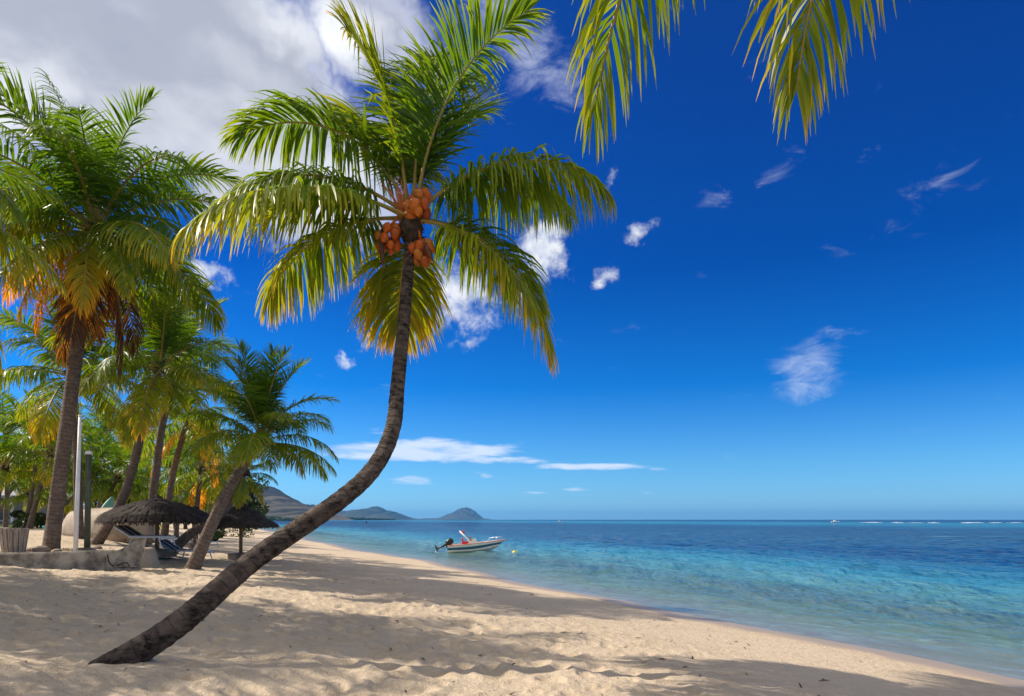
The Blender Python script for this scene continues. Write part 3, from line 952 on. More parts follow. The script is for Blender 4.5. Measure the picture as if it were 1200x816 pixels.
# ------------------------------------------------------------------ the grove behind
GROVE = [  # px, crown y, distance, scale, label
    (8, 512, 46, 1.15, 'grove palm arching over the roof of the grey house'),
    (-30, 540, 42, 1.2, 'leafy grove palm at the left edge in front of the grey house'),
    (28, 556, 52, 0.95, 'low grove palm standing at the right corner of the grey house'),
    (42, 535, 40, 1.05, 'bright grove palm just left of the tall orange skirted palm'),
    (55, 560, 60, 1.1, 'far grove palm half hidden behind the tall orange skirted trunk'),
    (74, 575, 48, 0.85, 'small yellow grove palm between the tall trunk and the white pole'),
    (115, 545, 44, 1.0, 'sunlit grove palm just right of the green post'),
    (126, 512, 55, 1.2, 'tall thin grove palm seen over the top of the green post'),
    (138, 560, 38, 0.85, 'yellow grove palm directly above the beige upturned hull'),
    (150, 530, 62, 1.2, 'grove palm showing left of the slanting trunk above the hull'),
    (165, 575, 50, 0.8, 'low grove palm between the two slanting trunks'),
    (200, 555, 46, 0.95, 'grove palm right of the second slanting trunk above the near sunshade'),
    (214, 535, 58, 1.1, 'slim grove palm standing tall over the gap between the sunshades'),
    (250, 570, 52, 0.85, 'last grove palm towards the sea, behind the leaning bushy palm'),
    (180, 508, 70, 1.25, 'highest palm at the back of the grove, crown between the slanting trunks'),
    (95, 520, 66, 1.25, 'back row grove palm behind the white pole'),
    (20, 585, 66, 0.8, 'dark little palm before the house windows'),
    (6, 548, 36, 1.0, 'grove palm whose fronds cross the left edge above the litter bin'),
    (60, 530, 36, 0.95, 'grove palm with its crown directly left of the tall trunk at half height'),
    (104, 572, 37, 0.8, 'squat grove palm right behind the foot of the green post'),
    (150, 588, 40, 0.7, 'lowest grove palm, peeping over the top of the beige hull'),
    (190, 590, 43, 0.7, 'squat grove palm behind the peak of the nearest sunshade'),
    (215, 578, 41, 0.75, 'squat grove palm over the right slope of the nearest sunshade'),
    (232, 530, 50, 1.0, 'grove palm just left of the crown of the bushy leaning palm'),
    (130, 585, 58, 0.8, 'shaded grove palm deep between the post and the hull'),
    (35, 578, 44, 0.75, 'squat grove palm left of the tall trunk above the stones'),
    (75, 545, 54, 1.0, 'grove palm peeping out on the right of the tall trunk'),
    (265, 578, 70, 0.85, 'farthest little palm beside the hillside at the end of the grove'),
]
rng = random.Random(12)
for i, (px, cy_, Y, s_, lab) in enumerate(GROVE):
    X = (px - 600) / F * Y
    ln = rng.uniform(-2, 1.5) if px < 240 else -0.5
    bx, by = X + ln, Y + rng.uniform(-1, 1)
    zc = HC + (609 - cy_) / F * Y
    g = gz(bx, by)
    palm(lab, 'palms of the grove behind the beach', [(bx, by, g), (bx - ln * 0.35, by, g + (zc - g) * 0.5), (X, Y, zc)],
         0.145, 0.11, 17, s_, 200 + i, lib=LIBG, old=5.8, detail=False)


# ------------------------------------------------------------------ broadleaf trees at the back
def leaf_cloud(n, rx, ry, rz, seed, size=0.16, lumps=9):
    rng = np.random.RandomState(seed)
    cs = rng.normal(0, 0.42, (lumps, 3)) * np.array([rx, ry, rz])
    rs = rng.uniform(0.35, 0.6, lumps)
    k = rng.randint(0, lumps, n)
    d = rng.normal(0, 1, (n, 3))
    d /= np.linalg.norm(d, axis=1)[:, None]
    rad_ = rng.uniform(0.3, 1, n) ** 0.45
    p = cs[k] + d * (rad_ * rs[k])[:, None] * np.array([rx, ry, rz])
    a = rng.normal(0, 1, (n, 3))
    a /= np.linalg.norm(a, axis=1)[:, None]
    b = np.cross(a, rng.normal(0, 1, (n, 3)))
    b /= np.linalg.norm(b, axis=1)[:, None]
    s = size * rng.uniform(0.6, 1.3, n)[:, None]
    v = np.stack([p - a * s, p + b * s * 0.5, p + a * s, p - b * s * 0.5], 1).reshape(-1, 3)
    return v, np.arange(4 * n).reshape(-1, 4)


def broad_tree(h, seed, nleaf=2600):
    root = empty('broadleaf_tree')
    mb = MB()
    rng = random.Random(seed)
    mb.tube([(0, 0, -0.3), (0.1, 0, h * 0.25), (0, 0.1, h * 0.6)], [0.28, 0.2, 0.1], 8)
    for k in range(5):
        a = rng.uniform(0, 6.28)
        mb.tube([(0.05, 0, h * 0.3), (math.cos(a) * h * .12, math.sin(a) * h * .12, h * .5), (math.cos(a) * h * .25, math.sin(a) * h * .25, h * .7)], [.12, .08, .03], 6)
    mb.build('trunk', M['fibre'], root, True)
    v, q = leaf_cloud(nleaf, h * 0.5, h * 0.5, h * 0.42, seed, 0.30, 11)
    v[:, 2] += h * 0.62
    link('crown', np_mesh('tree_crown', v, q, M['bush']), root)
    return root


t0 = [broad_tree(8.0, 5), broad_tree(7.0, 6)]
spots = [(-100, 92), (-91, 98), (-83, 90), (-75, 99), (-68, 92), (-61, 100), (-54, 96), (-48, 103), (-44, 112), (-66, 112), (-78, 114), (-92, 112), (-56, 82), (-44, 92)]
for i, (x, y) in enumerate(spots):
    o = t0[i] if i < 2 else copy_tree(t0[i % 2])
    o.location = (x, y, gz(x, y))
    o.rotation_euler.z = i * 2.1
    tag(o, 'dark broadleaf tree closing off the back of the palm grove', 'tree', 'broadleaf trees behind the grove')
SHR = [(-27.5, 40, 0.9, 'green shrub behind the base of the reddish trunk'), (-31.5, 44, 1.0, 'low green bush on the lawn left of the tall palm'),
       (-43.5, 54, 1.1, 'clipped green bush in front of the grey house'), (-25.5, 47, 1.2, 'dark green bush behind the green post'),
       (-22.5, 52, 1.5, 'bush in shade behind the sunshades'), (-26, 66, 1.8, 'rounded dark bush near the sea end of the grove')]
for i, (x, y, h, lab) in enumerate(SHR):
    root = empty('shrub', (x, y, gz(x, y)), i)
    tag(root, lab, 'shrub', 'shrubs of the grove')
    v, q = leaf_cloud(900, h * 1.0, h * 1.0, h * 0.6, 70 + i, 0.12, 7)
    v[:, 2] = np.maximum(v[:, 2] + h * 0.5, 0.02)
    link('foliage', np_mesh('shrub_leaves', v, q, M['bush']), root)
    mb = MB()
    for k in range(5):
        mb.tube([(0, 0, -.1), (math.cos(k * 1.3) * h * .25, math.sin(k * 1.3) * h * .25, h * .6)], [.03, .012], 5)
    mb.build('stem', M['fibre'], root, True)

# ------------------------------------------------------------------ the grey house
hx, hy = -51.5, 60.0
root = empty('house', (hx, hy, gz(hx, hy)), R(4))
tag(root, 'low grey house with hipped roof and veranda posts behind the palms', 'house')
mb = MB()
mb.box((0, 3.0, 1.45), (16, 7, 2.9))
w = mb.build('wall', M['wallgrey'], root)
mb = MB()
z0, z1 = 2.75, 4.9
ax, ay = 9.2, 5.4
V = [(-ax, -2.6, z0), (ax, -2.6, z0), (ax, 8, z0), (-ax, 8, z0), (-5, 2.7, z1), (5, 2.7, z1)]
V += [(x, y, z - 0.22) for x, y, z in V[:4]]
mb.add(V, [(0, 1, 5, 4), (1, 2, 5), (2, 3, 4, 5), (3, 0, 4), (0, 6, 7, 1), (1, 7, 8, 2), (2, 8, 9, 3), (3, 9, 6, 0), (9, 8, 7, 6)])
mb.build('roof', M['roofgrey'], root)
for k in range(6):
    mb = MB()
    mb.box((-8.6 + k * 3.44, -2.2, 1.26), (0.16, 0.16, 2.55))
    mb.build('veranda_post', M['white'], root)
for k in range(4):
    mb = MB()
    mb.box((-6 + k * 4, -0.53, 1.45), (1.7, 0.06, 1.6))
    f = mb.build('window', M['window'], root)
    mb = MB()
    for sx in (-0.9, 0, 0.9): mb.box((-6 + k * 4 + sx, -0.585, 1.45), (0.09, 0.05, 1.8))
    for sz in (-0.86, 0.86): mb.box((-6 + k * 4, -0.612, 1.45 + sz), (1.9, 0.05, 0.09))
    mb.build('frame', M['white'], f)
mb = MB()
for k in range(7): mb.box((-7.2 + k * 2.4, -2.2, 0.45), (0.06, 0.06, 0.9))
mb.box((0, -2.29, 0.82), (17, 0.08, 0.09))
mb.box((0, -2.29, 0.4), (17, 0.08, 0.07))
mb.build('railing', M['darkwood'], root)

# ------------------------------------------------------------------ terrace furniture
mb = MB()
A0, A1, n = R(-178), R(-24), 46
ri, ro = TR - 0.02, TR + 0.26
rng = random.Random(2)
vs = []
for k in range(n + 1):
    a = A0 + (A1 - A0) * k / n
    top = 1.53 + rng.uniform(-0.008, 0.008)
    jr = rng.uniform(-.012, .012)
    for r, z in ((ri, 0.6), (ri, top), (ro - 0.05 + jr, top + 0.005), (ro + jr, top - 0.04), (ro + 0.02 + jr, 0.55)):
        vs.append((TC[0] + r * math.cos(a), TC[1] + r * math.sin(a), z))
fs = [(k * 5 + i, (k + 1) * 5 + i, (k + 1) * 5 + i + 1, k * 5 + i + 1) for k in range(n) for i in range(4)]
fs += [(4, 3, 2, 1, 0), tuple(n * 5 + i for i in range(5))]
mb.add(vs, fs)
o = mb.build('retaining_wall', M['concrete'])
tag(o, 'low curved weathered concrete wall round the foot of the tall palm', 'wall')

mb = MB()
s0, s1 = P(124, 652, 19.2), P(163, 631, 19.8)
dx = (s1 - s0)
th = Vector((0.10, 0.22, 0))
bot0, bot1 = Vector((s0.x, s0.y, gz(s0.x, s0.y) - .2)), Vector((s1.x - 0.15, s1.y, gz(s1.x, s1.y) - .2))
mid = (s0 + s1) / 2 + Vector((0, 0, -0.03))
outline = [bot0, bot1, bot1 + Vector((-0.02, 0, .4)), s1 + Vector((-.02, 0, -.12)), s1, mid, s0]
vs = outline + [p + th for p in outline]
k = len(outline)
mb.add(vs, [tuple(range(k - 1, -1, -1)), tuple(range(k, 2 * k))] + [(i, (i + 1) % k, k + (i + 1) % k, k + i) for i in range(k)])
o = mb.build('broken_slab', M['concrete'])
tag(o, 'tilted broken concrete slab at the right end of the curved wall', 'slab')

mb = MB()
for pts in ([(126, 650), (127, 656), (129, 661), (135, 664)], [(137, 664), (144, 660), (149, 660), (152, 664), (161, 665)], [(131, 663), (140, 665.5), (150, 664.5), (157, 666)]):
    mb.tube(catmull([P(a, b, 19.0 + 0.02 * (a - 125) % 0.3) for a, b in pts], 14), 0.018, 6)
o = mb.build('rebar', M['rust'])
tag(o, 'tangle of bent rusty iron bars sticking out of the broken slab', 'rebar')

p = P(16, 651, 18.6)
root = empty('litter_bin', (p.x, p.y, gz(p.x, p.y) - 0.01))
tag(root, 'tapered litter bin of weathered wooden slats on the terrace wall', 'bin')
mb = MB()
for k in range(16):
    a = 2 * PI * k / 16
    for_, to_ = 0.245, 0.33
    ca, sa = math.cos(a), math.sin(a)
    tng = Vector((-sa, ca, 0))
    nrm = Vector((ca, sa, 0))
    w0, w1, hh = 0.044, 0.058, 0.66 + 0.012 * math.sin(k * 5)
    c0, c1 = nrm * for_, nrm * to_ + Vector((0, 0, hh))
    vs = []
    for cc, ww in ((c0, w0), (c1, w1)):
        for q, e in ((-1, 0), (1, 0), (1, 1), (-1, 1)):
            vs.append(cc + tng * ww * q + nrm * 0.022 * e)
    mb.add(vs, [(3, 2, 1, 0), (4, 5, 6, 7), (0, 1, 5, 4), (1, 2, 6, 5), (2, 3, 7, 6), (3, 0, 4, 7)])
mb.build('slat_side', M['wood'], root)
mb = MB()
mb.lathe([(0.01, 0.04), (0.235, 0.04), (0.315, 0.62), (0.30, 0.62), (0.22, 0.07), (0.01, 0.07)], 20)
mb.build('liner', M['black'], root, True)

p = P(88, 646, 19.4)
mb = MB()
t_ = P(94, 488, 19.5)
g = Vector((p.x, p.y, gz(p.x, p.y) - .3))
mb.tube([g, g.lerp(t_, .5), t_], [0.062, 0.055, 0.045], 12)
mb.lathe([(0.055, 0), (0.055, .03), (0.001, .05)], 12, t_)
o = mb.build('flag_pole', M['white'], None, True)
tag(o, 'slim white painted pole standing on the terrace in front of the trunks', 'pole')

p = P(102, 645, 20)
root = empty('lamp_post', (p.x, p.y, gz(p.x, p.y)))
tag(root, 'thick dark green post with a white cap right of the white pole', 'post')
mb = MB()
t_ = P(104, 532, 20.1) - Vector(root.location)
mb.tube([(0, 0, -.2), t_ * 0.5, t_], [0.085, 0.08, 0.075], 12)
mb.build('shaft', M['green_post'], root, True)
mb = MB()
mb.lathe([(0.001, -0.02), (0.10, -0.02), (0.10, 0.03), (0.07, 0.075), (0.001, 0.09)], 14, t_)
mb.build('cap', M['white'], root, True)
mb = MB()
mb.box((0.0, 0.0, 0.03), (0.34, 0.34, 0.10))
mb.build('foot_plate', M['concrete'], root, bevel=0.01)

rng = random.Random(6)
for i, (px, py, Y, s, lab) in enumerate([(46, 646, 19.0, .17, 'largest loose stone at the foot of the tall palm'), (53, 645, 19.1, .11, 'small stone beside the largest stone under the tall palm'),
                                         (38, 644, 19.3, .12, 'stone between the litter bin and the tall palm'), (68, 647, 18.9, .09, 'little stone right in front of the tall palm trunk'),
                                         (115, 646, 20.6, .1, 'flat stone lying right of the green post')]):
    p = P(px, py, Y)
    v, q = [], []
    mb = MB()
    n1, n2 = 7, 10
    for a in range(n1 + 1):
        for b_ in range(n2):
            t, f = PI * a / n1, 2 * PI * b_ / n2
            r = s * (1 + 0.25 * math.sin(3 * f + i) * math.sin(t) + rng.uniform(-.08, .08))
            v.append((r * 1.3 * math.sin(t) * math.cos(f), r * math.sin(t) * math.sin(f), r * 0.7 * math.cos(t)))
    for a in range(n1):
        for b_ in range(n2): q.append((a * n2 + b_, (a + 1) * n2 + b_, (a + 1) * n2 + (b_ + 1) % n2, a * n2 + (b_ + 1) % n2))
    mb.add(v, q)
    o = mb.build('stone', M['stone'], None, True, loc=(p.x, p.y, gz(p.x, p.y) + s * .3))
    tag(o, lab, 'stone', 'loose stones on the terrace')

# fallen leaf scraps
rng = np.random.RandomState(15)
n = 900
lx = np.concatenate([rng.normal(-13.5, 1.2, 350), rng.uniform(-14, 6, n - 350)])
ly = np.concatenate([rng.normal(19.6, 0.9, 350), rng.uniform(5, 26, n - 350)])
ok = shore(lx, ly) > 1.5
lx, ly = lx[ok], ly[ok]
n = len(lx)
ctr = np.stack([lx, ly, hgt(lx, ly) + 0.012], 1)
a = rng.uniform(0, 6.28, n)
s = rng.uniform(0.012, 0.035, n)[:, None]
d1 = np.stack([np.cos(a), np.sin(a), rng.normal(0, .25, n)], 1) * s * rng.uniform(1, 3, n)[:, None]
d2 = np.stack([-np.sin(a), np.cos(a), rng.normal(0, .25, n)], 1) * s * 0.5
bend = np.stack([0 * a, 0 * a, rng.uniform(0.0, .02, n)], 1)
v = np.stack([ctr - d1, ctr + d2 + bend, ctr + d1, ctr - d2 + bend], 1).reshape(-1, 3)
tag(link('leaf_litter', np_mesh('leaf_litter', v, np.arange(4 * n).reshape(-1, 4), M['litter'])), 'scraps of dry leaf scattered over the sand', 'litter', kind='stuff')


# ------------------------------------------------------------------ thatched sunshades
def sunshade(px, ybase, Y, rad_, rim_h, apex_h, dome, seed, label, mat, block=(1.15, 0.55)):
    p = P(px, ybase, Y)
    g = gz(p.x, p.y)
    root = empty('thatched_sunshade', (p.x, p.y, g))
    tag(root, label, 'sunshade', 'thatched sunshades on the beach')
    mb = MB()
    mb.tube([(0, 0, -.1), (0.01, 0, rim_h * .6), (0, 0.01, apex_h - 0.12)], [0.075, 0.07, 0.06], 10)
    mb.build('pole', M['polewood'], root, True)
    mb = MB()
    mb.lathe([(0.001, .02), (block[0] * .5, .02), (block[0] * .5, .24), (block[0] * .5 - .03, .27), (0.001, .27)], 26)
    mb.build('base_block', M['concrete'], root)
    rng = random.Random(seed)
    H = apex_h - rim_h

    def prof(t):
        return rim_h + H * ((1 - t) * (1 - dome) + dome * math.sqrt(max(0, 1 - t * t)))
    mb = MB()
    pr = [(0.001, prof(0.0))] + [(rad_ * t, prof(t)) for t in np.linspace(0.05, 1, 10)]
    mb.lathe(pr, 36)
    mb.lathe([(r, z - 0.09) for r, z in pr][::-1], 36)
    # loose straw: overlapping layers of hanging strips
    for layer in range(9):
        t = 0.06 + layer * 0.115
        cnt = int(40 + 190 * t)
        for k in range(cnt):
            a = rng.uniform(0, 2 * PI)
            t0_, t1_ = t + rng.uniform(-.03, .03), min(1.10, t + rng.uniform(.16, .27))
            w_ = rng.uniform(.012, .035) * (0.6 + t)
            pts = []
            for q in range(4):
                tq = t0_ + (t1_ - t0_) * q / 3
                z = prof(min(tq, 1)) + 0.03 + 0.012 * (q < 3) * rng.random()
                if tq > 1: z = prof(1) - (tq - 1) * rad_ * rng.uniform(.7, 1.3) + .02
                aa = a + rng.uniform(-.012, .012)
                pts.append(Vector((rad_ * min(tq, 1.04) * math.cos(aa), rad_ * min(tq, 1.04) * math.sin(aa), z)))
            tg = Vector((-math.sin(a), math.cos(a), 0)) * w_
            vs = []
            for q, pp in enumerate(pts):
                kq = 1 - 0.25 * q
                vs += [pp - tg * kq, pp + tg * kq]
            mb.add(vs, [(0, 1, 3, 2), (2, 3, 5, 4), (4, 5, 7, 6)])
    cp = mb.build('thatch_canopy', mat, root, False)
    mb = MB()
    mb.lathe([(0.001, apex_h + .16), (0.06, apex_h + .13), (0.11, apex_h + .03), (0.2, apex_h - 0.04), (0.26, apex_h - 0.12)], 16)
    for k in range(40):
        a = rng.uniform(0, 6.28)
        r = rng.uniform(.15, .32)
        mb.tube([(0.03 * math.cos(a), 0.03 * math.sin(a), apex_h + .1), (r * .6 * math.cos(a), r * .6 * math.sin(a), apex_h + .04), (r * math.cos(a), r * math.sin(a), apex_h - .1)], [.012, .012, .003], 4)
    mb.build('cap', M['thatch'], cp, True)
    return root


sunshade(184, 662, 24, 1.82, 1.32, 2.08, 0.45, 1, 'nearest wide thatched sunshade with dark drooping straw, left of the thick leaning palm foot', M['thatch'], (1.25, .5))
sunshade(282, 655, 28, 1.45, 1.42, 2.30, 0.0, 2, 'pointed conical thatched sunshade standing nearest the water', M['thatch'], (1.0, .5))
sunshade(228, 640, 34, 1.25, 1.35, 2.0, 0.25, 3, 'thatched sunshade in the middle, behind the near one, paler straw', M['thatch2'], (1.0, .5))


# ------------------------------------------------------------------ sun loungers
def lounger():
    root = empty('sun_lounger')
    mb = MB()
    for s in (-1, 1):
        mb.box((0.62, s * 0.33, 0.30), (1.28, 0.045, 0.05))
        mb.tube([(0.02, s * 0.33, 0.31), (-0.62, s * 0.33, 0.66)], 0.024, 6)
    mb.box((1.25, 0, 0.30), (0.045, 0.612, 0.05))
    mb.build('frame', M['white'], root)
    mb = MB()
    for k in range(5):
        mb.box((0.62, -0.248 + k * 0.124, 0.335), (1.22, 0.118, 0.025), m=k % 2)
    mb.build('seat', [M['sling'], M['slingdark']], root)
    mb = MB()
    rot = Matrix.Rotation(R(28.7), 3, 'Y')
    for k in range(5):
        mb.box((-0.30, -0.248 + k * 0.124, 0.51), (0.72, 0.118, 0.025), rot, m=k % 2)
    mb.build('backrest', [M['sling'], M['slingdark']], root)
    for x in (0.1, 1.15):
        for s in (-1, 1):
            mb = MB()
            mb.tube([(x, s * 0.33, 0.28), (x + (0.1 if x > .5 else -.1), s * 0.34, 0.0)], 0.022, 6)
            mb.build('leg', M['white'], root)
    return root


L0 = lounger()
LOUNG = [(160, 645, 23.6, -12, 'sun lounger with striped sling nearest the broken slab'), (206, 646, 24.6, -14, 'sun lounger under the right edge of the near sunshade, beside its pole'),
         (174, 640, 29, -16, 'sun lounger in shade behind the pole of the near sunshade'), (212, 636, 32, 170, 'sun lounger behind the low lying trunk'),
         (228, 634, 35, -20, 'sun lounger under the middle paler sunshade'), (150, 636, 32, -10, 'sun lounger in front of the beige hull')]
for i, (px, py, Y, a, lab) in enumerate(LOUNG):
    o = L0 if i == 0 else copy_tree(L0)
    p = P(px, py, Y)
    o.location = (p.x, p.y, gz(p.x, p.y))
    o.rotation_euler.z = R(a)
    tag(o, lab, 'sun lounger', 'sun loungers by the sunshades')


# ------------------------------------------------------------------ boats on the sand
def hull_shell(mb, L, B, D, n=22, m=0, rocker=0.12, inner=True):
    """open boat: keel down, bow at +x"""
    for sgn in (1, -1):
        vs = []
        for i in range(n + 1):
            u = i / n
            x = (u - 0.5) * L
            w = B / 2 * (1 - abs(2 * u - 1) ** 2.6) ** 0.7 if u > 0.5 else B / 2 * (0.78 + 0.22 * math.sin(u * PI))
            kz = rocker * (2 * u - 1) ** 2
            for k in range(7):
                f = k / 6
                vs.append((x, sgn * w * math.sin(f * PI / 2) ** 0.8, kz + (D - kz) * (1 - math.cos(f * PI / 2)) ** 0.9 + (0.12 * D * u * u if k == 6 else 0)))
        fs = [(i * 7 + k, i * 7 + k + 1, (i + 1) * 7 + k + 1, (i + 1) * 7 + k) for i in range(n) for k in range(6)]
        mb.add(vs, fs if sgn > 0 else [f[::-1] for f in fs], m)


p = P(133, 628, 29)
root = empty('rowing_boat', (p.x, p.y, gz(p.x, p.y) + 0.02), R(-14))
tag(root, 'beige boat hull turned over on the sand behind the near sunshade', 'boat')
mb = MB()
hull_shell(mb, 3.9, 1.9, 1.3)
mb.v = [(x, y, 1.3 - z) for x, y, z in mb.v]
o = mb.build('hull', M['beige'], root, True)
sm = o.modifiers.new('thick', 'SOLIDIFY')
sm.thickness = 0.05
mb = MB()
mb.tube([(-1.85, 0, 1.2), (-0.6, 0, 1.29), (0.6, 0, 1.29), (1.85, 0, 1.16)], 0.045, 6)
mb.build('keel', M['darkwood'], o, True)
mb = MB()
for s in (-1, 1):
    mb.tube([(-1.95, s * 0.74, 0.04), (-0.8, s * .90, .04), (0.4, s * .93, .03), (1.3, s * .72, .0), (1.94, 0, -.02)], 0.05, 6)
mb.build('gunwale', M['darkwood'], o, True)


def board(p, h, w, lean, lab, mat):
    g = gz(p.x, p.y)
    root = empty('kayak', (p.x, p.y, g))
    tag(root, lab, 'kayak', 'kayaks leaning behind the hull')
    mb = MB()
    n = 16
    pts = [(lean * i / n, 0.35 * i / n, h * i / n) for i in range(n + 1)]
    rr = [max(0.012, w / 2 * math.sin(PI * (0.02 + 0.96 * i / n)) ** 0.7) for i in range(n + 1)]
    mb.tube(pts, rr, 12, flat=0.45)
    mb.build('hull', mat, root, True)
    mb = MB()
    mb.lathe([(0.13, 0), (0.16, 0.0), (0.16, 0.05), (0.13, 0.05)], 16, Vector(pts[9]) + Vector((0, -w * .24, 0)), M=Matrix.Rotation(R(80), 3, 'X'))
    mb.build('cockpit_rim', M['black'], root, True)


board(P(113, 622, 32), 1.75, 0.85, 0.55, 'pale green kayak leaning against the left end of the beige hull', M['palegreen'])
board(P(142, 622, 32), 1.35, 0.62, 0.25, 'turquoise kayak end showing just right of the slanting trunk', M['turq'])
p = P(80, 621, 30)
root = empty('canoe', (p.x, p.y, gz(p.x, p.y)), R(3))
tag(root, 'turquoise canoe lying flat on the sand behind the tall palm trunk', 'canoe')
mb = MB()
hull_shell(mb, 1.9, 0.7, 0.34)
o = mb.build('hull', M['turq'], root, True)
sm = o.modifiers.new('thick', 'SOLIDIFY')
sm.thickness = 0.03
mb = MB()
for x in (-.4, .3): mb.box((x, 0, .26), (.16, .62, .03))
mb.build('seat', M['wood'], root)

# ------------------------------------------------------------------ the motor boat
bp = P(516, 647.5, 50.5)
root = empty('motor_boat', (bp.x + 0.55, bp.y, 0.0), R(5))
root.rotation_euler.y = R(-2.2)
tag(root, 'small white motor boat with dark stripe, red seat and black outboard, moored off the beach', 'motor boat')
LB = 3.95
def st(u):
    b = 0.86 * (1 - max(0, (u - 0.35) / 0.65) ** 2.3) ** 0.8 * (0.94 + .06 * min(1, u / .3))
    keel = -0.16 + 0.55 * max(0, (u - 0.62) / 0.38) ** 2.2
    chine = 0.04 + 0.36 * max(0, (u - 0.4) / 0.6) ** 1.6
    sheer = 0.50 + 0.24 * u ** 1.5
    chine = max(chine, keel + 0.03) if u < 1 else sheer * .8
    return b, keel, chine, sheer
mb = MB()
n = 26
for sgn in (1, -1):
    vs = []
    for i in range(n + 1):
        u = i / n
        b, k_, ch, sh = st(u)
        x = LB * u + 0.0
        rake = 0.42 * max(0, (u - .8) / .2) ** 1.5
        dz = sh - ch
        prof = [(0, k_, 0), (b * .55, k_ * .45 + ch * .55, 0.05), (b * 0.86, ch, .2), (b * .90, ch + dz * .22, .35), (b * .95, ch + dz * .62, .7), (b, sh - .05, 1), (b + .02, sh, 1)]
        for y, z, r in prof: vs.append((x + rake * r, sgn * y, z))
    k = 7
    mats = [0, 0, 0, 1, 0, 0]
    for i in range(n):
        for j_ in range(6):
            q = [i * k + j_, (i + 1) * k + j_, (i + 1) * k + j_ + 1, i * k + j_ + 1]
            mb.add([vs[a] for a in q], [(0, 1, 2, 3) if sgn < 0 else (3, 2, 1, 0)], mats[j_])
b, k_, ch, sh = st(0)
tr_ = [(0, -b, sh), (0, -b * .86, ch), (0, 0, k_), (0, b * .86, ch), (0, b, sh)]
mb.add(tr_, [(0, 1, 2, 3, 4)])
hull = mb.build('hull', [M['hullwhite'], M['navy']], root, True)
mb = MB()
for sgn in (1, -1):
    mb.tube([(LB * u + .42 * max(0, (u - .8) / .2) ** 1.5, sgn * (st(u)[0] + .02), st(u)[3] - .01) for u in np.linspace(0, 1, 20)], 0.028, 6)
mb.build('rub_rail', M['pinkred'], hull, True)
mb = MB()
fl, dk = [], []
for i in range(n + 1):
    u = i / n
    b, k_, ch, sh = st(u)
    x = LB * u + 0.42 * max(0, (u - .8) / .2) ** 1.5
    fl.append((x, b, sh))
    dk.append((x, b))
vs = []
for i in range(n + 1):
    u = i / n
    b, k_, ch, sh = st(u)
    x = LB * u + 0.42 * max(0, (u - .8) / .2) ** 1.5
    inn = max(0, b - 0.16)
    zf = 0.16 + .1 * u
    vs += [(x, -b, sh - .012), (x, -inn, sh), (x, -inn * .97, zf if u < .68 else sh), (x, inn * .97, zf if u < .68 else sh), (x, inn, sh), (x, b, sh - .012)]
fs = [(i * 6 + j_, (i + 1) * 6 + j_, (i + 1) * 6 + j_ + 1, i * 6 + j_ + 1) for i in range(n) for j_ in range(5)]
mb.add(vs, fs)
mb.build('deck', M['hullwhite'], root)
mb = MB()
mb.box((1.95, 0, .58), (0.5, .6, .62), taper=.8)
con = mb.build('console', M['hullwhite'], root, bevel=0.03)
mb = MB()
mb.add([(2.22, -.3, .88), (2.22, .3, .88), (2.02, .26, 1.18), (2.02, -.26, 1.18), (2.235, -.3, .88), (2.235, .3, .88), (2.035, .26, 1.18), (2.035, -.26, 1.18)],
       [(0, 1, 2, 3), (7, 6, 5, 4), (0, 4, 5, 1), (1, 5, 6, 2), (2, 6, 7, 3), (3, 7, 4, 0)])
mb.build('windscreen', M['window'], con)
mb = MB()
mb.lathe([(.14, 0), (.16, .0), (.16, .025), (.14, .025)], 14, (1.68, 0, .92), M=Matrix.Rotation(R(60), 3, 'Y'))
mb.build('steering_wheel', M['black'], con, True)
mb = MB()
mb.box((1.28, 0, .50), (.42, .7, .5))
mb.box((1.12, 0, .83), (.12, .7, .34), Matrix.Rotation(R(-10), 3, 'Y'))
mb.build('seat', M['red'], root, bevel=0.03)
mb = MB()
mb.box((1.62, -.05, .74), (.24, .5, .22))
mb.box((1.72, -.05, .98), (.1, .45, .3), Matrix.Rotation(R(-14), 3, 'Y'))
mb.build('cushion', M['tan'], root, bevel=0.03)
mb = MB()
for s in (-1, 1):
    mb.tube([(1.78, s * .62, .55), (1.42, s * .60, .98), (0.98, s * .50, 1.46)], [0.065, .06, .05], 8)
mb.tube([(0.98, -.5, 1.46), (.95, 0, 1.50), (0.98, .5, 1.46)], .05, 8)
arch = mb.build('radar_arch', M['white'], root, True)
mb = MB()
mb.box((1.22, 0, 1.42), (.18, .24, .14))
mb.tube([(1.0, 0, 1.5), (1.2, 0, 1.42)], .025, 6)
mb.build('lamp', M['red'], arch, bevel=0.02)
mb = MB()
for s in (-1, 1):
    mb.tube([(3.0, s * .62, .68), (3.1, s * .60, .90), (3.9, s * .28, .96), (4.28, 0, .98)], .011, 6)
    mb.tube([(3.65, s * .38, .70), (3.66, s * .38, .93)], .014, 6)
mb.build('bow_rail', M['steel'], root, True)
out_ = MB()
out_.box((0.02, 0, .45), (.22, .24, .34))
ob = out_.build('outboard_bracket', M['black'], root, bevel=.02)
mb = MB()
rot = Matrix.Rotation(R(-38), 3, 'Y')      # tilted up out of the water
pv = Vector((-0.05, 0, .55))
mb.lathe([(0.001, -.02), (.17, 0), (.23, .1), (.25, .3), (.23, .48), (.15, .58), (.001, .61)], 16, pv + Vector((-.02, 0, .0)), M=Matrix.Rotation(R(52), 3, 'Y') @ Matrix.Diagonal((1, .75, 1)))
mb.build('engine_cowl', M['black'], ob, True)
mb = MB()
e1 = pv + Vector((-.75, 0, -.28))
mb.tube([pv + Vector((.05, 0, .05)), pv + Vector((-.35, 0, -.14)), e1], [.12, .09, .06], 8, flat=.8)
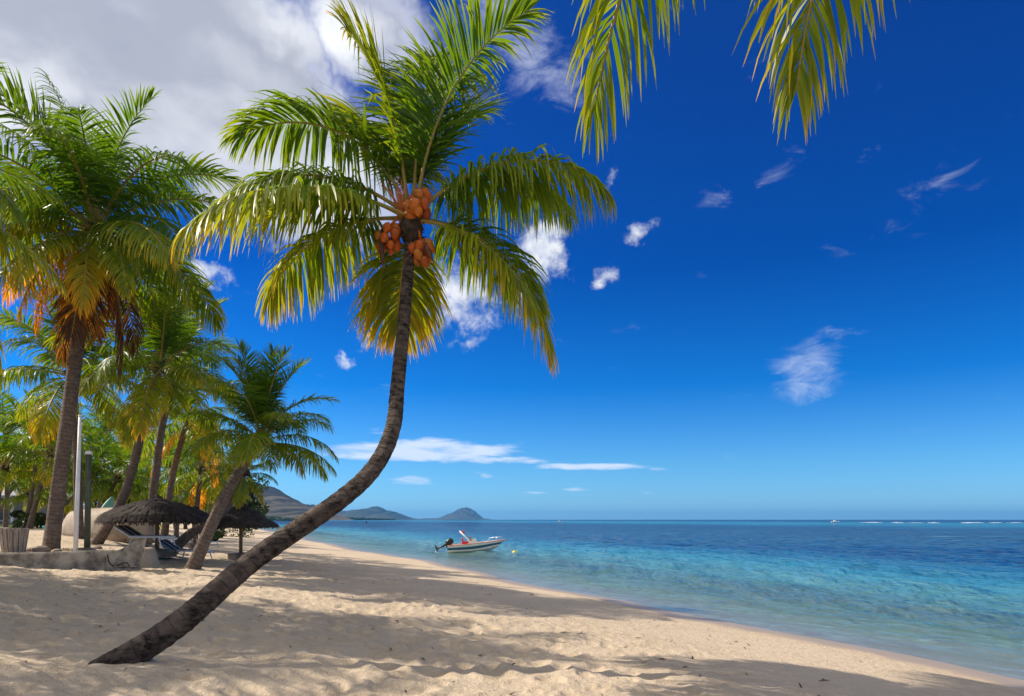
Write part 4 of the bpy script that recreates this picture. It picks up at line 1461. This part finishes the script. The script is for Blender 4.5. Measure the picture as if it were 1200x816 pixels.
mb.tube([e1 + Vector((.06, 0, -.16)), e1, e1 + Vector((-.10, 0, .22))], [.03, .075, .04], 8)
mb.tube([e1 + Vector((-.02, 0, -.02)), e1 + Vector((-.05, 0, .16)), e1 + Vector((-.16, 0, .34))], [.03, .06, .02], 6)
mb.build('outboard_leg', M['black'], ob, True)
mb = MB()
for k in range(3):
    a = k * 2 * PI / 3
    c_ = e1 + Vector((-.08, 0, -.16))
    d_ = Vector((0, math.cos(a), math.sin(a)))
    mb.tube([c_, c_ + d_ * .1 + Vector((.02, 0, 0)), c_ + d_ * .17], [.03, .055, .02], 6, flat=.25)
mb.build('propeller', M['steel'], ob, True)

buoy = P(603, 647, 48)
root = empty('mooring_buoy', (buoy.x, 48, 0.0))
tag(root, 'small round yellow mooring buoy floating off the boat bow', 'buoy')
mb = MB()
mb.lathe([(0.001, -.12), (.12, -.1), (.19, 0.02), (.17, .13), (.08, .2), (.03, .24), (.001, .25)], 18)
mb.build('float', M['yellow'], root, True)
mb = MB()
mb.lathe([(.045, 0), (.06, 0.015), (.045, .03)], 12, (0, 0, .26), M=Matrix.Rotation(R(90), 3, 'X'))
mb.build('ring', M['black'], root, True)
mb = MB()
b0 = Vector((bp.x + .55 + 4.3, bp.y + .37, .62))
b1 = Vector((buoy.x, 48, .24))
mb.tube([b0.lerp(b1, t) + Vector((0, 0, -.45 * 4 * t * (1 - t) * .5)) for t in np.linspace(0, 1, 12)], .012, 5)
tag(mb.build('mooring_rope', M['rope'], None, True), 'thin mooring rope sagging from the boat bow to the yellow buoy', 'rope')

# ------------------------------------------------------------------ far things on the water
mb = MB()
rng = random.Random(8)
for (x0, x1, yy) in ((1035, 1205, 612.9), (1010, 1060, 612.6), (925, 1000, 617.4), (1080, 1190, 618.5)):
    Y = HC * F / (yy - 609)
    if yy > 615: continue
    x = x0
    while x < x1:
        ln = rng.uniform(6, 26)
        a0, a1 = (x - 600) / F * Y, (min(x1, x + ln) - 600) / F * Y
        Yv = Y + rng.uniform(-14, 14)
        k = 8
        pts = [(a0 + (a1 - a0) * i / k, Yv + rng.uniform(-2, 2), 0.05) for i in range(k + 1)]
        mb.tube(pts, [rng.uniform(.12, .5) * math.sin(PI * (i + .4) / (k + .8)) for i in range(k + 1)], 6, flat=.8)
        x += ln * rng.uniform(.8, 1.3)
tag(mb.build('surf', M['foam'], None, True), 'broken white line of surf on the far reef', 'surf', kind='stuff')


def far_boat(px, Y, s, lab):
    root = empty('far_boat', ((px - 600) / F * Y, Y, 0))
    tag(root, lab, 'boat', 'boats far out on the lagoon')
    mb = MB()
    hull_shell(mb, 6 * s, 2 * s, .9 * s)
    mb.box((-.5 * s, 0, .7 * s), (3 * s, 1.5 * s, .1))
    mb.build('hull', M['white'], root, True)
    mb = MB()
    mb.box((-.6 * s, 0, 1.2 * s), (1.8 * s, 1.2 * s, .9 * s), taper=.8)
    mb.build('cabin', M['white'], root, bevel=.05)


far_boat(979, 560, 1.1, 'tiny white boat far out below the horizon on the right')
far_boat(656, 640, 0.8, 'tiny white boat far out right of the flat topped mountain')
root = empty('channel_marker', ((429 - 600) / F * 260, 260, 0))
tag(root, 'dark marker stake standing in the shallow lagoon under the far mountains', 'marker')
mb = MB()
mb.tube([(0, 0, -2), (0.03, 0, 1.3)], .09, 8)
mb.build('stake', M['darkwood'], root, True)
mb = MB()
mb.lathe([(.001, 1.15), (.32, 1.2), (.36, 1.5), (.001, 1.75)], 8)
mb.build('top_mark', M['black'], root)


# ------------------------------------------------------------------ mountains
def mountain(name, prof, Y, depth, mat, label, seed, nx=260, ny=60, rough=0.26):
    prof = np.array(prof, float)
    px = np.linspace(prof[0, 0], prof[-1, 0], nx)
    ridge = np.interp(px, prof[:, 0], (609 - prof[:, 1]) / F * Y)
    ridge = ridge * (1 + 0.10 * fbm(px / 5.0, px * 0 + seed, seed + 40, 4, .6)) + ridge.max() * 0.02 * fbm(px / 2.0, px * 0, seed + 44, 3)
    X = (px - 600) / F * Y
    v = np.linspace(-1, 1, ny)
    xx, vv = np.meshgrid(X, v, indexing='ij')
    rg = np.repeat(ridge[:, None], ny, 1)
    yy = Y + vv * depth
    H = ridge.max()
    gul = fbm(xx / (H * .9), yy / (H * 2.2), seed, 5, .55)
    fall = np.clip(1 - np.abs(vv) ** 1.15, 0, 1)
    z = rg * fall * (1 + rough * 2.2 * gul * (np.abs(vv) ** .5)) - 6 + 4 * fall
    pts = np.stack([xx, yy, z], -1).reshape(-1, 3)
    i = np.arange(nx - 1)[:, None] * ny
    j = np.arange(ny - 1)[None, :]
    q = np.stack([i + j, i + ny + j, i + ny + j + 1, i + j + 1], -1).reshape(-1, 4)
    o = link(name, np_mesh(name, pts, q, mat))
    tag(o, label, 'mountain', kind='structure')
    return X, ridge, Y, depth, rg


mountain('hill', [(120, 609), (170, 596), (215, 580), (245, 570), (268, 563), (285, 562), (303, 566), (325, 575), (345, 588), (364, 600), (376, 607), (382, 609.5)], 2100, 800, M['hill'],
         'brown dry hill dropping to the lagoon with houses on its foot', 1)
mountain('mountain_range', [(345, 609), (356, 599), (366, 591), (374, 596), (388, 602.5), (400, 599), (415, 597.2), (430, 596.6), (437, 593.6), (441, 592.8), (447, 594.2), (455, 598.8), (459, 600.2),
                            (463, 599.8), (470, 604), (478, 608.2), (483, 609.4)], 6200, 1500, M['hillfar'], 'long blue mountain ridge across the bay', 2)
mountain('rock_mountain', [(470, 609.3), (490, 608), (500, 607.2), (514, 607), (521, 605), (530, 601), (536, 597.4), (541, 595.4), (546, 594.8), (552, 595.8), (557, 599), (562, 603.4), (566, 607), (575, 608.4), (590, 609.4)],
         9200, 1400, M['hillfar'], 'flat topped rock mountain standing alone on the horizon', 3)
rng = np.random.RandomState(3)
n = 46
hp = []
for k in range(n):
    px = rng.uniform(318, 372)
    v = -rng.uniform(0.80, 0.985)
    X = (px - 600) / F * 2100
    rd = np.interp(px, [268, 285, 303, 325, 345, 364, 376], [120, 123, 113, 89, 55, 23, 5])
    z = rd * (1 - abs(v) ** 1.15) - 6 + 4 * (1 - abs(v) ** 1.15)
    hp.append((X, 2100 + v * 800, max(z, 0.3)))
hm = []
for s in (1.0, 1.4):
    mb = MB()
    mb.box((0, 0, 3 * s), (11 * s, 8 * s, 8 * s), m=0)
    mb.add([(-6 * s, -4.6 * s, 7 * s), (6 * s, -4.6 * s, 7 * s), (6 * s, 4.6 * s, 7 * s), (-6 * s, 4.6 * s, 7 * s), (-4 * s, 0, 9.5 * s), (4 * s, 0, 9.5 * s)],
           [(0, 1, 5, 4), (1, 2, 5), (2, 3, 4, 5), (3, 0, 4), (3, 2, 1, 0)], 1)
    hm.append(mb.mesh('hill_house', [M['tile_white'], M['tile_roof']], False))
for k, (x, y, z) in enumerate(hp):
    o = link('hill_house', hm[k % 2], None, (x, y, z), (0, 0, rng.uniform(-.5, .5)), float(rng.uniform(.5, .9)))
    tag(o, 'tiny white house scattered over the foot of the dry hill', 'house', 'white houses on the hill')


def wood(name, x0, x1, Y, ymin, ymax, lab, seed, cnt):
    rng = np.random.RandomState(seed)
    Vs, n = [], cnt
    px = rng.uniform(x0, x1, n)
    hmax = (609 - np.interp(px, [x0, (x0 * .6 + x1 * .4), x1], [ymin, ymin + .3, ymax])) / F * Y + HC
    env = 0.55 + 0.45 * np.clip(fbm(px / 2.2, px * 0 + seed, seed, 3) + 0.6, 0, 1)
    h = hmax * env * rng.uniform(0.05, 1, n) ** 0.6
    p = np.stack([(px - 600) / F * Y, Y + rng.uniform(-30, 30, n), h], 1)
    a = rng.normal(0, 1, (n, 3)); a /= np.linalg.norm(a, axis=1)[:, None]
    b = np.cross(a, rng.normal(0, 1, (n, 3))); b /= np.linalg.norm(b, axis=1)[:, None]
    s = Y * 0.0011 * rng.uniform(.5, 1.3, n)[:, None]
    v = np.stack([p - a * s, p + b * s, p + a * s, p - b * s], 1).reshape(-1, 3)
    tag(link(name, np_mesh(name, v, np.arange(4 * n).reshape(-1, 4), M['farwood'])), lab, 'wood', kind='stuff')


wood('far_wood', 378, 462, 2600, 606.3, 608.4, 'dark line of trees on the low headland across the bay', 1, 5000)
wood('shore_wood', 262, 345, 1150, 602.5, 607.8, 'belt of trees along the far shore under the dry hill', 2, 5000)

# ------------------------------------------------------------------ air
mb = MB()
mb.box((0, 0, 80), (34000, 34000, 220))
m, nt, out = new_mat('sea_air')
n = N(nt)
vol = n('VolumePrincipled', {'Color': (0.12, 0.48, 1.0, 1), 'Density': 6.0e-5, 'Anisotropy': 0.2})
nt.links.new(vol.outputs[0], out.inputs['Volume'])
hz = mb.build('haze', m)
tag(hz, 'thin sea haze over the whole bay', 'haze', kind='stuff')

# ------------------------------------------------------------------ light and sky
EL, AZ = 43.0, -77.0          # sun: to the left and a little beyond the beach
ts = Vector((math.sin(R(AZ)) * math.cos(R(EL)), math.cos(R(AZ)) * math.cos(R(EL)), math.sin(R(EL))))
sun = bpy.data.lights.new('sun', 'SUN')
sun.energy = 5.0
sun.angle = R(0.55)
sun.color = (1.0, 0.90, 0.76)
so = bpy.data.objects.new('sun', sun)
COL.objects.link(so)
so.rotation_euler = ts.to_track_quat('Z', 'Y').to_euler()
so.location = (0, 0, 40)

wd = bpy.data.worlds.new('World')
sc.world = wd
wd.use_nodes = True
nt = wd.node_tree
for q in list(nt.nodes): nt.nodes.remove(q)
n = N(nt)
out = nt.nodes.new('ShaderNodeOutputWorld')
sky = n('TexSky', sky_type='NISHITA', sun_disc=False, sun_elevation=R(EL), sun_rotation=R(AZ), air_density=1.0, dust_density=0.3, ozone_density=2.0)
dirv = n('NewGeometry').outputs['Incoming']
dirv = n('VectorMath', {0: dirv, 3: -1.0}, operation='SCALE').outputs[0]
sp = n('SeparateXYZ', {0: dirv})
el_ = n.math('ARCSINE', sp.outputs[2])
az_ = n.math('ARCTAN2', sp.outputs[0], sp.outputs[1])
AE = n('CombineXYZ', {0: az_, 1: el_, 2: 0.0}).outputs[0]
# clear, deep sky: darker and purer overhead, pale at the horizon
tint = n.ramp(n.math('DIVIDE', el_, PI / 2), [(0.0, (0.42, 0.84, 1.50)), (0.05, (0.26, 0.70, 1.22)), (0.12, (0.020, 0.44, 1.05)), (0.22, (0.002, 0.26, 0.82)), (0.36, (0.018, 0.24, 0.79)), (0.6, (0.06, 0.26, 0.74)), (1.0, (0.08, 0.28, 0.65))])
skyc = n.mix(1.0, sky.outputs[0], tint, 'MULTIPLY')
SKYGAIN = 1.0
skyc = n.mix(1.0, skyc, (SKYGAIN,) * 3, 'MULTIPLY')


def ae(px, py):
    d = Vector(((px - 600) / F, 1, (609 - py) / F)).normalized()
    return math.atan2(d.x, d.y), math.asin(d.z)


def blob(px, py, rx, ry, rot=0.0, soft=0.0):
    a, e = ae(px, py)
    a2, _ = ae(px + rx, py)
    _, e2 = ae(px, py - ry)
    return blob_ae(a, e, abs(a2 - a), abs(e2 - e), rot, soft)


def warp(vec, scale, amount, seed):
    q = n('TexNoise', {'Vector': n('VectorMath', {0: vec, 1: (seed, seed * .7, 0)}, operation='ADD').outputs[0], 'Scale': scale, 'Detail': 5, 'Roughness': 0.6})
    d = n('VectorMath', {0: q.outputs[1], 1: (0.5, 0.5, 0.5)}, operation='SUBTRACT').outputs[0]
    d = n('VectorMath', {0: d, 3: amount}, operation='SCALE').outputs[0]
    return n('VectorMath', {0: vec, 1: d}, operation='ADD').outputs[0]


WARP_BIG = warp(AE, 4.0, 0.32, 2.0)
WARP_SMALL = warp(AE, 18.0, 0.075, 5.0)
CUR = [WARP_BIG]


def blob_ae(a, e, ra, re, rot=0.0, soft=0.0):
    mp = n('Mapping', {'Vector': CUR[0], 'Location': (a, e, 0), 'Rotation': (0, 0, R(rot)), 'Scale': (ra, re, 1)}, vector_type='TEXTURE')
    ln = n('VectorMath', {0: mp.outputs[0]}, operation='LENGTH').outputs[1 if False else 'Value']
    return n.smooth(ln, 1.0, soft)


def total(items):
    acc = None
    for sock, wgt in items:
        v = n.math('MULTIPLY', sock, wgt) if wgt != 1 else sock
        acc = v if acc is None else n.math('MAXIMUM', acc, v)
    return acc


# grey cloud bank up on the left; unseen cover behind the viewer added as neutral fill
bank = total([(blob_ae(R(-62), R(52), R(62), R(36), 0, .55), 1.0), (blob(150, 60, 420, 260, -14, .55), 1.0), (blob(430, 10, 190, 130, -20, .2), .8),
              (blob(330, 190, 200, 90, 20, .3), .8), (blob_ae(R(140), R(52), R(85), R(46), 0, .5), 1.0), (blob_ae(R(-150), R(52), R(75), R(46), 0, .5), 1.0)])
nb = n.noise(n('Mapping', {'Vector': AE, 'Scale': (1.0, 1.5, 1), 'Rotation': (0, 0, R(-25))}).outputs[0], 3.0, 7, 0.52, 0.3)
dbank = n.smooth(n.math('ADD', bank, n.math('MULTIPLY', n.math('SUBTRACT', nb, 0.5), 2.2)), 0.25, 0.95)
dbank = n.math('MULTIPLY', dbank, n.smooth(bank, 0.02, 0.25))
lightb = n.smooth(n.noise(n('Mapping', {'Vector': AE, 'Location': (3.3, 1.2, 0), 'Scale': (1.0, 1.7, 1), 'Rotation': (0, 0, R(-30))}).outputs[0], 3.4, 6, 0.5, 0.2), 0.42, 0.66)
lit = total([(blob(20, 120, 120, 90, 30), .8), (blob(390, 20, 130, 80, 0), 1.0), (blob(355, 190, 170, 70, 25), 1.2), (blob(20, 500, 80, 50, 0), 1.0), (blob(300, 110, 140, 60, 0), .3)])
lightb = n.math('MAXIMUM', n.math('MULTIPLY', lightb, 0.55), n.math('MULTIPLY', lit, n.smooth(nb, .3, .6)), clamp=True)
# edges of the bank are thin and bright
lightb = n.math('MAXIMUM', lightb, n.smooth(dbank, 0.95, 0.55, 0, 0.75))
cbank = n.mix(lightb, (3.8, 4.05, 4.8), (8.6, 8.8, 9.1))
# unseen clouds to the sides and behind, brightened to fill the shade
behind = n.smooth(n.math('ABSOLUTE', az_), R(62), R(110))
cbank = n.mix(behind, cbank, n.mix(lightb, (8.2, 7.9, 7.5), (11.0, 10.5, 9.9)))
# heaped fair-weather clouds
CUR[0] = WARP_SMALL
cum = total([(blob(628, 300, 62, 78, 0), 1.0), (blob(640, 275, 60, 40, 0), .9), (blob(612, 345, 45, 45, 0), .8), (blob(530, 345, 95, 75, -20), 1.05), (blob(470, 385, 50, 30, -10), .75), (blob(748, 268, 38, 30, 0), .72),
             (blob(708, 327, 32, 26, 0), .72), (blob(405, 421, 26, 20, 0), .66), (blob(430, 398, 30, 18, 20), .65), (blob(550, 398, 40, 16, 0), .5), (blob(235, 320, 60, 26, 0), .8), (blob(715, 205, 36, 18, 20), .45)])
nc = n.math('ADD', n.math('MULTIPLY', n.noise(AE, 15.0, 8, 0.62, 0.35), 0.65), n.math('MULTIPLY', n.noise(AE, 48.0, 6, 0.62, 0.3), 0.40))
dcum = n.math('MULTIPLY', n.smooth(cum, 0.02, 0.22), n.smooth(n.math('ADD', cum, n.math('MULTIPLY', n.math('SUBTRACT', nc, 0.5), 2.8)), 0.36, 1.2))
shade_c = n.smooth(n.noise(AE, 26, 5, 0.55), 0.4, 0.65)
ccum = n.mix(shade_c, (7.4, 7.6, 8.0), (4.3, 5.0, 6.4))
# thin veils and streaks
CUR[0] = warp(AE, 12.0, 0.05, 7.0)
wisp = total([(blob(600, 30, 150, 110, -35), 1.15), (blob(650, 90, 80, 60, -40), 1.05), (blob(950, 430, 95, 60, 35), 1.1), (blob(830, 245, 50, 22, 20), .62), (blob(900, 215, 90, 20, 25), .5), (blob(1090, 235, 130, 50, 35), .62),
              (blob(1150, 215, 60, 18, 30), .6), (blob(1005, 190, 40, 22, 20), .5), (blob(1050, 290, 60, 16, 20), .45), (blob(560, 120, 60, 30, 0), .6), (blob(470, 460, 80, 30, -15), .5)])
nw = n.noise(n('Mapping', {'Vector': AE, 'Rotation': (0, 0, R(-32)), 'Scale': (1.0, 2.3, 1)}).outputs[0], 15.0, 7, 0.62, 0.6)
dw = n.math('MULTIPLY', n.smooth(n.math('ADD', wisp, n.math('MULTIPLY', n.math('SUBTRACT', nw, 0.5), 2.8)), 0.35, 1.9), 0.55)
# flat layers over the horizon
CUR[0] = AE
strat = total([(blob(505, 528, 160, 22, 0, .25), 1.0), (blob(430, 530, 90, 18, 0, .2), .9), (blob(690, 547, 130, 8, 0, .1), 1.0), (blob(590, 540, 90, 10, 0, .1), .9), (blob(480, 563, 60, 14, 3), .75), (blob(568, 557, 26, 7, -8), .8), (blob(20, 495, 90, 28, 0, .2), .95),
               (blob(770, 549, 26, 6, -4), .8), (blob(630, 578, 50, 5, 0), .6), (blob(380, 575, 50, 9, 0), .6), (blob(670, 574, 40, 5, 0), .6), (blob(756, 578, 22, 4, 0), .5), (blob(440, 505, 80, 14, -8), .5), (blob(350, 543, 60, 10, 0), .6), (blob(1100, 560, 60, 4, 0), .3)])
ns = n.noise(n('Mapping', {'Vector': AE, 'Scale': (1.0, 5.0, 1)}).outputs[0], 14.0, 7, 0.60, 0.4)
ds = n.math('MULTIPLY', n.smooth(n.math('ADD', strat, n.math('MULTIPLY', n.math('SUBTRACT', ns, 0.5), 1.8)), 0.4, 1.05), 0.85)
c = n.mix(dw, skyc, (6.8, 7.4, 8.6))
c = n.mix(ds, c, (6.6, 7.4, 8.8))
c = n.mix(dcum, c, ccum)
c = n.mix(n.math('MULTIPLY', dbank, 0.96), c, cbank)
bg = n('Background', {'Color': c, 'Strength': 0.1})
nt.links.new(bg.outputs[0], out.inputs[0])

# ------------------------------------------------------------------ camera
cam = bpy.data.cameras.new('camera')
cam.sensor_width = 36
cam.lens = 36 * F / 1200
cam.shift_y = 201 / 1200
cam.clip_start = 0.05
cam.clip_end = 60000
co = bpy.data.objects.new('camera', cam)
COL.objects.link(co)
co.location = (0, 0, HC)
co.rotation_euler = (R(90), 0, 0)
sc.camera = co

sc.render.engine = 'CYCLES'
sc.cycles.use_denoising = True
sc.cycles.max_bounces = 6
sc.cycles.diffuse_bounces = 3
sc.cycles.glossy_bounces = 2
sc.cycles.transmission_bounces = 4
sc.cycles.volume_bounces = 0
sc.cycles.transparent_max_bounces = 8
sc.cycles.sample_clamp_indirect = 6
sc.view_settings.view_transform = 'Standard'
sc.view_settings.look = 'None'
sc.view_settings.exposure = 0.32
sc.view_settings.gamma = 1.0
sc.view_settings.use_curve_mapping = False
